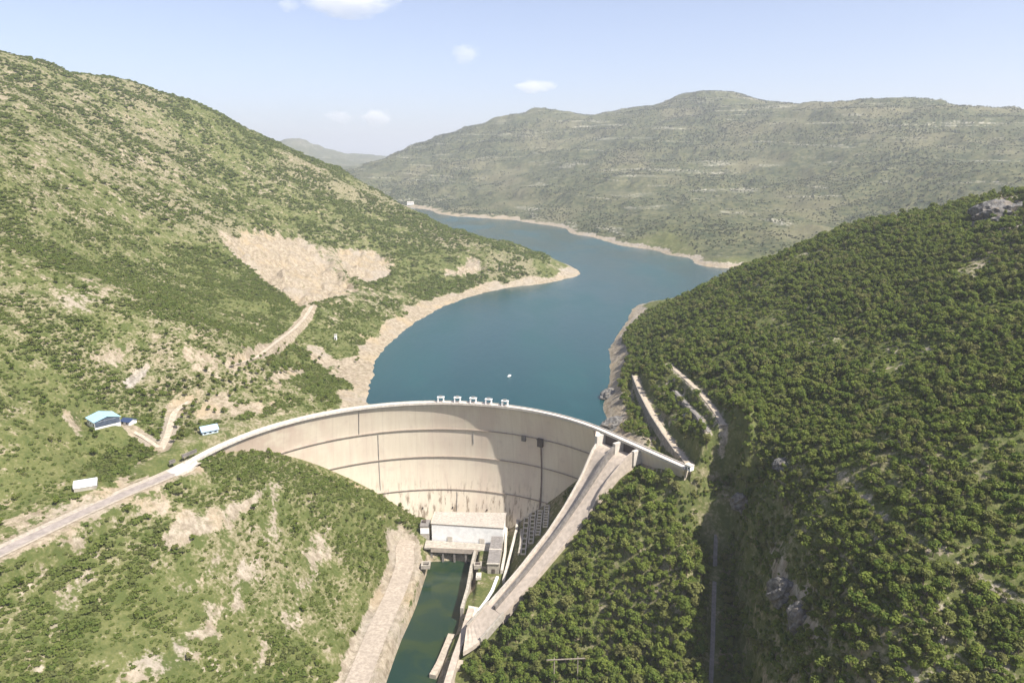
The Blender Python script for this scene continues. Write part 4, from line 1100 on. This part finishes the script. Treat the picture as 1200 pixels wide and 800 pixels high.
# H-shaped power pole among the trees under the spillway
kx, kd = ray(663, 771)
y = np.linspace(250, 440, 600); g_ = height(kx * y, y) + 19 - (CAM_Z - kd * y); i = int(np.argmax(g_ > 0))
px_, py_ = kx * y[i], y[i]; gz = float(height(np.array([px_]), np.array([py_]))[0])
o = empty("power_pole", (px_, py_, gz), R(4)); tag(o, "pale H-shaped power pole with a long crossarm among the trees below the spillway", "power pole")
for x in (-6.8, 7.2):
    b = MB(); b.tube([(x, 0, -2), (x, 0, 19.6)], [.45, .32], 10); b.build("post", M_POLE, o)
b = MB(); b.box((0, -.55, 18.7), (23, .4, .55)); b.build("crossarm", M_POLE, o)
for x in (-10.8, 0, 10.8):
    b = MB(); b.tube([(x, -.55, 18.3), (x, -.55, 16.6)], .18, 8); b.build("insulator", M_BROWN, o)

# rock outcrops
def outcrop(label, px, size, seed):
    x, y, z = hit(*px); r_ = random.Random(seed)
    bm = bmesh.new(); bmesh.ops.create_icosphere(bm, subdivisions=4, radius=1)
    for v in bm.verts:
        n = v.co.copy(); a = np.array([n.x * 1.7 + seed]); c = np.array([n.y * 1.7 + n.z * 2.3])
        d = 1 + .9 * (float(fbm(a, c, .8, seed, 4)[0]) - .5)
        q = .16; d = round(d / q) * q * .25 + d * .75
        v.co = Vector((n.x * size[0] * d, n.y * size[1] * d, n.z * size[2] * d))
    me = bpy.data.meshes.new("rock_outcrop"); bm.to_mesh(me); bm.free(); me.materials.append(M_ROCK)
    o = link(bpy.data.objects.new("rock_outcrop", me), None, (x, y, z - size[2] * .25)); o.rotation_euler = (0, 0, r_.random() * 3)
    tag(o, label, "rock", "rock outcrops on the slopes")
outcrop("large grey rock outcrop high on the right ridge against the far hill", (1172, 252), (26, 20, 15), 3)
outcrop("smaller grey rock lying left of the ridge outcrop among bushes", (1148, 266), (11, 8, 6), 4)
outcrop("pinkish grey rock bluff at the waterline behind the right end of the dam", (722, 497), (9, 13, 8), 5)
outcrop("rock knob on the shore under the tall retaining wall", (714, 462), (7, 10, 7), 6)
outcrop("pale rock face on the rim above the ravine", (918, 690), (7, 7, 9), 8)
outcrop("lower pale rock face on the rim of the ravine", (938, 725), (6, 6, 9), 9)
outcrop("light boulder on the brow above the bench roads", (917, 543), (6, 5, 4), 10)
outcrop("brownish rock nose at the head of the dark ravine", (870, 585), (6, 7, 7), 11)

# ------------------------------------------------------------------ trees and scrub
def leaf_cloud(seed, rx, rz, z0, n, leaf, lobes, squash=1.0):
    """leaf sprays spread over several lobes of a crown: quads, each a folded spray"""
    r_ = np.random.default_rng(seed)
    L = []
    for i in range(lobes):
        an = r_.uniform(0, 2 * math.pi); d = rx * r_.uniform(.15, .62) * (1 if i else .1)
        zc = z0 + rz * (r_.uniform(.75, 1.45) if i else 1.55)
        L.append((d * math.cos(an), d * math.sin(an), zc, rx * r_.uniform(.26, .60), rz * r_.uniform(.30, .70)))
    v, q = [], []
    for i in range(n):
        lx, ly, lz, lr, lh = L[int(r_.integers(len(L)))]
        d = r_.normal(size=3); d /= np.linalg.norm(d)
        if d[2] < -.55: d[2] *= -1
        k_ = r_.uniform(.62, 1.22)
        c = np.array([lx + d[0] * lr * k_, ly + d[1] * lr * k_, lz + d[2] * lh * k_])
        if c[2] < .15: continue
        nrm = d + r_.normal(size=3) * .45 + np.array([0, 0, .35]); nrm /= np.linalg.norm(nrm)
        t = np.cross(nrm, r_.normal(size=3)); t /= np.linalg.norm(t); b = np.cross(nrm, t)
        s_ = leaf * r_.uniform(.6, 1.3); w = s_ * r_.uniform(.55, .9)
        k0 = len(v)
        v += [c - t * s_ - b * w * .3, c - b * w + nrm * s_ * .12, c + t * s_ - nrm * s_ * .2, c + b * w]
        q.append((k0, k0 + 1, k0 + 2, k0 + 3))
    return np.array(v), q

def trunk_mb(seed, h, r0):
    r_ = random.Random(seed); b = MB()
    top = (r_.uniform(-.3, .3), r_.uniform(-.3, .3), h * .72)
    b.tube([(0, 0, -1.2), (top[0] * .3, top[1] * .3, h * .3), top], [r0, r0 * .75, r0 * .3], 6)
    for i in range(4):
        an = r_.uniform(0, 6.3); z = h * r_.uniform(.25, .5); L = h * r_.uniform(.22, .38)
        b.tube([(top[0] * .4, top[1] * .4, z), (math.cos(an) * L, math.sin(an) * L, z + L * .8)], [r0 * .45, r0 * .12], 5)
    return b

proto = bpy.data.collections.new("plant_kinds")
def proto_obj(name, me): o = bpy.data.objects.new(name, me); return o
TREES, CROWNS, TRUNKS = [], [], []
for i in range(6):
    hgt = [7.4, 6.4, 8.2, 6.8, 7.6, 5.8][i]
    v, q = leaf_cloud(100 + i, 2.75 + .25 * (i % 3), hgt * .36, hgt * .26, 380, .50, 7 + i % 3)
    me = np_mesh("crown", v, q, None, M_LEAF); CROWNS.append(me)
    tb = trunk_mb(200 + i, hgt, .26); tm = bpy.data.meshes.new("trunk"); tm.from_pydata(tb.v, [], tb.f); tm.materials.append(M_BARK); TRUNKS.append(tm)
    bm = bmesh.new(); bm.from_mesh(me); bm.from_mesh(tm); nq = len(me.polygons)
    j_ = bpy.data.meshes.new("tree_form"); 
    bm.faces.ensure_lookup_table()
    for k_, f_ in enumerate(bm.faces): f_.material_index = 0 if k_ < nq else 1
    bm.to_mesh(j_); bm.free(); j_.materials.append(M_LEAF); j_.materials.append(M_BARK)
    TREES.append(j_)
SHRUBS = []
for i in range(6):
    v, q = leaf_cloud(300 + i, 2.2 + .25 * (i % 3), .72 + .12 * (i % 2), -.15, 130, .50, 7)
    SHRUBS.append(np_mesh("shrub_form", v, q, None, M_SCRUB))
FARS = []
for i in range(4):
    v, q = leaf_cloud(400 + i, 3.6, 1.6, -.2, 60, 1.1, 5)
    FARS.append(np_mesh("far_form", v, q, None, M_FARLEAF))
def collect(name, meshes):
    c = bpy.data.collections.new(name)
    for i, m in enumerate(meshes): c.objects.link(bpy.data.objects.new("%s_%d" % (name, i), m))
    return c
COL_B = collect('bush_forms', [np_mesh('bush_form', [(v.co.x, v.co.y, v.co.z * 1.3) for v in m_.vertices], [tuple(p_.vertices) for p_ in m_.polygons], None, M_LEAF) for m_ in SHRUBS])
COL_T, COL_S, COL_F = collect("tree_forms", TREES), collect("shrub_forms", SHRUBS), collect("far_forms", FARS)

def spread(n, r0, r1, th0, th1, seed):
    g = np.random.default_rng(seed)
    r = np.sqrt(g.uniform(r0 * r0, r1 * r1, n)); t = np.radians(g.uniform(th0, th1, n))
    x, y = r * np.sin(t), r * np.cos(t)
    return x, y, g

def keep_out(X, Y, Z_):
    """places where nothing grows: dam, spillway, roads, water, roofs"""
    k = np.ones(X.shape, bool)
    r = np.hypot(X - DC[0], Y - DC[1])
    k &= ~((r > 163) & (r < 190) & (Y > 440) & (X < 100))
    wd = polydist(X, Y, [RW0[:2], RW1[:2]])[0]; k &= wd > 6.5
    s = (X - SO[0]) * SA[0] + (Y - SO[1]) * SA[1]; l = (X - SO[0]) * SL[0] + (Y - SO[1]) * SL[1]
    k &= ~((s > -14) & (s < 150) & (l > -24) & (l < np.interp(s, [0, 30, 58, 110, 150], [21, 17, 14.5, 12, 12])))
    k &= ~((X > -75) & (X < 42) & (Y > 436) & (Y < 590))
    k &= ~(upstream(X, Y) & (Z_ < LAKE_Z + 3.5)) & ~((Z_ < -113.5) & (Y < 600) & (X < -20))
    for ln, hw in ((ROAD, 10), (BYROAD, 6), (UPROAD, 4), (DRIVE, 3.5), (QTRACK, 4), (RIVERSIDE, 11), (BENCH1, 7), (BENCH2, 3.5), (BENCH3, 5), (SLOPETRACK, 2.0)):
        k &= polydist(X, Y, ln)[0] > hw
    k &= polydist(X, Y, [(p[0], p[1]) for p in tr])[0] > 4.5
    for x, y, z, rad in _pads: k &= np.hypot(X - x, Y - y) > rad + 1
    k &= np.hypot(X - px_, Y - py_) > 4
    return k

def project(X, Y, Z_):
    y = Y * CP - (Z_ - CAM_Z) * SP; up = (Z_ - CAM_Z) * CP + Y * SP
    return 600 + F * X / y, 400 - F * up / y, y

def visible(X, Y, Z_, n=60):
    ok = np.ones(len(X), bool)
    for t in np.linspace(.35, .985, n):
        x, y, z = X * t, Y * t, CAM_Z + (Z_ - CAM_Z) * t
        ok &= base_height(x, y) < z + 3
    return ok

def lean_points(name, X, Y, Z_, scl, coll, nforms, label, squash=None):
    """one object: a plant form set at each point, turned and sized"""
    g = np.random.default_rng(len(X))
    me = bpy.data.meshes.new(name); me.vertices.add(len(X))
    me.vertices.foreach_set("co", np.stack([X, Y, Z_], 1).astype(np.float32).ravel())
    for nm, ty, val in (("size", 'FLOAT', scl), ("turn", 'FLOAT', g.uniform(0, 6.283, len(X))), ("form", 'INT', g.integers(0, nforms, len(X)))):
        at_ = me.attributes.new(nm, ty, 'POINT'); at_.data.foreach_set("value", np.asarray(val, np.float32 if ty == 'FLOAT' else np.int32))
    o = link(bpy.data.objects.new(name, me))
    ng = bpy.data.node_groups.new(name, 'GeometryNodeTree')
    ng.interface.new_socket("Geometry", in_out='INPUT', socket_type='NodeSocketGeometry'); ng.interface.new_socket("Geometry", in_out='OUTPUT', socket_type='NodeSocketGeometry')
    N = ng.nodes; gi, go = N.new('NodeGroupInput'), N.new('NodeGroupOutput')
    m2p = N.new('GeometryNodeMeshToPoints'); iop = N.new('GeometryNodeInstanceOnPoints'); ci = N.new('GeometryNodeCollectionInfo')
    ci.inputs['Collection'].default_value = coll; ci.inputs['Separate Children'].default_value = True; ci.inputs['Reset Children'].default_value = True
    def attr(nm, ty):
        a_ = N.new('GeometryNodeInputNamedAttribute'); a_.data_type = ty; a_.inputs['Name'].default_value = nm
        return a_.outputs['Attribute']
    iop.inputs['Pick Instance'].default_value = True
    cx = N.new('ShaderNodeCombineXYZ'); ng.links.new(attr("turn", 'FLOAT'), cx.inputs[2])
    e2r = N.new('FunctionNodeEulerToRotation'); ng.links.new(cx.outputs[0], e2r.inputs[0])
    ng.links.new(gi.outputs[0], m2p.inputs[0]); ng.links.new(m2p.outputs[0], iop.inputs['Points']); ng.links.new(ci.outputs[0], iop.inputs['Instance'])
    ng.links.new(attr("form", 'INT'), iop.inputs['Instance Index']); ng.links.new(e2r.outputs[0], iop.inputs['Rotation']); ng.links.new(attr("size", 'FLOAT'), iop.inputs['Scale'])
    ng.links.new(iop.outputs[0], go.inputs[0])
    md = o.modifiers.new("plants", 'NODES'); md.node_group = ng
    return tag(o, label, kind="stuff")

# woodland right of the river: close crowns, opening towards the brow and the benches
X, Y, g = spread(110000, 170, 1000, -12, 47, 11)
Zt = height(X, Y)
b_, d_, f_a, _ = ground(X, Y, Zt)
sX = (X - SO[0]) * SL[0] + (Y - SO[1]) * SL[1]
right = (X > -45 + 0 * Y) & ((Y < 560) & (sX > 10) | (X > 88)) & (f_a < .3)
open_ = np.clip(b_ * 1.1 + .85 * smooth(fbm(X, Y, 45, 91, 3), .50, .66) * smooth(X, 120, 170), 0, 1)
bench_zone = (X > 88) & (X < 146) & (Y > 448) & (Y < 640)
dens = np.where(bench_zone, .42, 1.0) * (1 - open_)
k = right & keep_out(X, Y, Zt) & (g.uniform(0, 1, len(X)) < dens) & ~((Zt < LAKE_Z + 3) & upstream(X, Y))
X, Y, Zt = X[k], Y[k], Zt[k]
size = (.5 + .85 * g.uniform(0, 1, len(X)) ** 1.6) * np.where((X < 112) & (Y < 470), 1.3, .84) * (.7 + .6 * fbm(X, Y, 40, 93, 2))
# thin out to the spacing of the crowns
def thin(X, Y, rad, seed=0):
    order = np.random.default_rng(seed).permutation(len(X)); cell = {}; keep = np.zeros(len(X), bool); cs = float(np.max(rad))
    for i in order:
        cx_, cy_ = int(X[i] // cs), int(Y[i] // cs); ok = True
        for a_ in (-1, 0, 1):
            for c_ in (-1, 0, 1):
                for j in cell.get((cx_ + a_, cy_ + c_), ()):
                    if (X[i] - X[j]) ** 2 + (Y[i] - Y[j]) ** 2 < (rad[i] * .5 + rad[j] * .5) ** 2: ok = False; break
                if not ok: break
            if not ok: break
        if ok: keep[i] = True; cell.setdefault((cx_, cy_), []).append(i)
    return keep
k = thin(X, Y, size * np.where((X < 112) & (Y < 470), 3.1, 2.9), 1)
X, Y, Zt, size = X[k], Y[k], Zt[k], size[k]
# dark trees among the scrub on the left, by the houses and along the tracks
x2, y2, g2 = spread(9000, 380, 800, -42, -8, 12)
z2 = height(x2, y2); near = np.minimum(polydist(x2, y2, UPROAD)[0], polydist(x2, y2, along([(205, 470), (240, 455), (290, 440), (330, 425), (350, 415)]))[0])
k = keep_out(x2, y2, z2) & (g2.uniform(0, 1, len(x2)) < (.55 * (1 - smooth(near, 8, 26)) + .02))
kk = thin(x2[k], y2[k], np.full(k.sum(), 5.0), 2)
x2, y2, z2 = x2[k][kk], y2[k][kk], z2[k][kk]
nright = len(X)
X = np.concatenate([X, x2]); Y = np.concatenate([Y, y2]); Zt = np.concatenate([Zt, z2]); size = np.concatenate([size, g2.uniform(.5, .8, len(x2))])
ppx, ppy, pd = project(X, Y, Zt + 4)
inside = (ppx > 4) & (ppx < 1196) & (ppy > 4) & (ppy < 796)
score = size / pd * inside * visible(X, Y, Zt + 5)
best = np.argsort(-score)[:300]
solo = np.zeros(len(X), bool); solo[best] = True
for i in best:
    o = empty("tree", (X[i], Y[i], Zt[i] - .2), g.uniform(0, 6.28)); o.scale = (size[i],) * 3
    if i >= nright: lab, grp = "dark bushy tree standing in the scrub on the left hillside", "trees on the left hillside"
    elif X[i] > 118 or (X[i] > 105 and Y[i] < 330): lab, grp = "dense green broadleaf tree on the hillside right of the dark ravine", "trees right of the ravine"
    else: lab, grp = "dense green broadleaf tree in the wood between spillway and dark ravine", "trees of the wood below the spillway"
    tag(o, lab, "tree", grp)
    j = int(g.integers(6))
    link(bpy.data.objects.new("crown", CROWNS[j]), o); link(bpy.data.objects.new("trunk", TRUNKS[j]), o)
lean_points("woodland", X[~solo], Y[~solo], Zt[~solo] - .2, size[~solo], COL_T, 6, "close green woodland covering the right hillside")

# scrub: low rounded bushes, thick in places, broken by grass and rock
X, Y, g = spread(150000, 190, 1000, -46, 6, 21); x2, y2, g2 = spread(150000, 1000, 2300, -44, 12, 22)
x3, y3, g3 = spread(60000, 170, 900, 5, 46, 23)
n1_ = len(X); n2_ = len(x2)
X, Y = np.concatenate([X, x2, x3]), np.concatenate([Y, y2, y3]); Zt = height(X, Y)
zone = np.concatenate([np.zeros(n1_), np.ones(n2_), np.full(len(x3), 2)])
b_, d_, f_a, _ = ground(X, Y, Zt)
thick = .55 + (fbm(X, Y, 60, 71, 3) - .5) * 3.0 + (fbm(X, Y, 16, 73, 2) - .5) * 2.4
for poly, amt, soft in DENSE: thick = thick + polymask(X, Y, poly, soft) * amt
thick = np.where(zone == 1, thick + .15, thick)
thick = np.where(zone == 2, .75 + (fbm(X, Y, 25, 95, 2) - .5) * 1.0, thick)
thick = np.clip(thick, 0.24, 1) * (1 - smooth(b_ + (fbm(X, Y, 6, 75, 2) - .5) * .5, .30, .58)) * (b_ < .8)
u_ = g.uniform(0, 1, len(X))
k = (u_ < thick) & keep_out(X, Y, Zt) & (f_a < .35) & ((X < 75) | (zone == 2))
X, Y, Zt, zone = X[k], Y[k], Zt[k], zone[k]
size = (.5 + 1.0 * g.uniform(0, 1, len(X)) ** 2) * np.where(zone == 1, 1.5, np.where(zone == 2, .85, 1.0)) * (.40 + .95 * np.clip(thick[k], 0, 1))
k = thin(X, Y, size * 2.0, 3)
X, Y, Zt, size, zone = X[k], Y[k], Zt[k], size[k], zone[k]
r_ = zone == 2
lean_points("underwood", X[r_], Y[r_], Zt[r_] - .15, size[r_] * 1.1, COL_B, 6, "bushy undergrowth between the trees of the right hillside")
X, Y, Zt, size = X[~r_], Y[~r_], Zt[~r_], size[~r_]
ppx, ppy, pd = project(X, Y, Zt + 1)
inside = (ppx > 3) & (ppx < 1197) & (ppy > 3) & (ppy < 797) & (X < 0)
score = size / pd * inside * visible(X, Y, Zt + 2)
best = np.argsort(-score)[:300]
solo = np.zeros(len(X), bool); solo[best] = True
for i in best:
    o = link(bpy.data.objects.new("shrub", SHRUBS[int(g.integers(6))]), None, (X[i], Y[i], Zt[i] - .15)); o.scale = (size[i],) * 3; o.rotation_euler = (0, 0, g.uniform(0, 6.28))
    tag(o, "low rounded green shrub on the slope between road and river", "shrub", "shrubs on the slope below the road")
lean_points("scrub", X[~solo], Y[~solo], Zt[~solo] - .15, size[~solo], COL_S, 6, "low green scrub covering the left hillside")

# bushes and copses across the lake
X, Y, g = spread(170000, 1450, 5200, -14, 40, 31)
Zt = height(X, Y); b_, d_, f_a, _ = ground(X, Y, Zt)
thick = .30 + (fbm(X, Y, 260, 81, 4) - .5) * 1.5 + (fbm(X, Y, 50, 83, 2) - .5) * .6 - smooth(Zt, 250, 520) * .12
k = (g.uniform(0, 1, len(X)) < thick) & (f_a > .4) & (Zt > LAKE_Z + 8)
X, Y, Zt = X[k], Y[k], Zt[k]
lean_points("hill_scrub", X, Y, Zt - .2, g.uniform(.5, 1.2, len(X)) * (.7 + .00010 * Y), COL_F, 4, "scattered scrub and copses on the hills across the lake")

# ------------------------------------------------------------------ haze and clouds
m = bpy.data.materials.new("haze"); m.use_nodes = True; t = m.node_tree
t.nodes.remove(t.nodes['Principled BSDF'])
vol = t.nodes.new('ShaderNodeVolumePrincipled'); vol.inputs['Color'].default_value = (.88, .905, .98, 1); vol.inputs['Density'].default_value = 8e-5; vol.inputs['Anisotropy'].default_value = .25
t.links.new(vol.outputs[0], t.nodes['Material Output'].inputs['Volume'])
b = MB(); b.box((0, 18000, 340), (46000, 48000, 1100)); o = b.build("haze", m); tag(o, "pale haze in the valley air", kind="stuff"); o.display_type = 'WIRE'

def cloud_mat(name, dens, lam):
    m = bpy.data.materials.new(name); m.use_nodes = True; t = m.node_tree; t.nodes.remove(t.nodes['Principled BSDF'])
    vol = t.nodes.new('ShaderNodeVolumePrincipled'); vol.inputs['Color'].default_value = (1, 1, 1, 1); vol.inputs['Anisotropy'].default_value = 0
    tc = t.nodes.new('ShaderNodeTexCoord'); n = t.nodes.new('ShaderNodeTexNoise'); n.inputs['Scale'].default_value = lam; n.inputs['Detail'].default_value = 8; n.inputs['Roughness'].default_value = .6
    ln = t.nodes.new('ShaderNodeVectorMath'); ln.operation = 'LENGTH'
    t.links.new(tc.outputs['Object'], n.inputs['Vector']); t.links.new(tc.outputs['Object'], ln.inputs[0])
    a_ = t.nodes.new('ShaderNodeMath'); a_.operation = 'SUBTRACT'; t.links.new(n.outputs['Fac'], a_.inputs[0])
    s_ = t.nodes.new('ShaderNodeMath'); s_.operation = 'MULTIPLY_ADD'; t.links.new(ln.outputs['Value'], s_.inputs[0]); s_.inputs[1].default_value = .50; s_.inputs[2].default_value = .10
    t.links.new(s_.outputs[0], a_.inputs[1])
    mr = t.nodes.new('ShaderNodeMapRange'); mr.inputs['From Min'].default_value = 0.0; mr.inputs['From Max'].default_value = .12; mr.inputs['To Max'].default_value = dens
    t.links.new(a_.outputs[0], mr.inputs['Value']); t.links.new(mr.outputs[0], vol.inputs['Density'])
    t.links.new(vol.outputs[0], t.nodes['Material Output'].inputs['Volume'])
    return m
def cloud(label, px, py, dist, w, h, dens=.01, lam=1.6, seed=0):
    kx, kd = ray(px, py); c = Vector((kx * dist, dist, CAM_Z - kd * dist))
    bm = bmesh.new(); bmesh.ops.create_icosphere(bm, subdivisions=3, radius=1)
    me = bpy.data.meshes.new("cloud"); bm.to_mesh(me); bm.free()
    me.materials.append(cloud_mat("cloud", dens, lam))
    o = link(bpy.data.objects.new("cloud", me), None, c); o.scale = (w, w * .7, h); o.rotation_euler = (0, 0, seed)
    tag(o, label, "cloud", "clouds over the valley")
cloud("large bright white cloud at the top edge of the sky", 410, -2, 9000, 600, 230, .0030, 1.5, .3)
cloud("small wisp of white cloud beside the large one at the top edge", 338, 6, 9000, 180, 90, .0018, 1.7, 1.2)
cloud("faint small cloud high over the middle of the lake", 546, 63, 12000, 330, 190, .0012, 1.6, 2.2)
cloud("small flat white cloud above the far hill", 627, 101, 15000, 560, 150, .0020, 1.6, .8)
cloud("small white cloud low in the sky above the far mountains", 442, 138, 17000, 420, 240, .0032, 1.7, 2.9)
cloud("dim smudge of cloud low above the left hill's end", 398, 137, 17500, 420, 180, .0016, 1.6, 4.1)
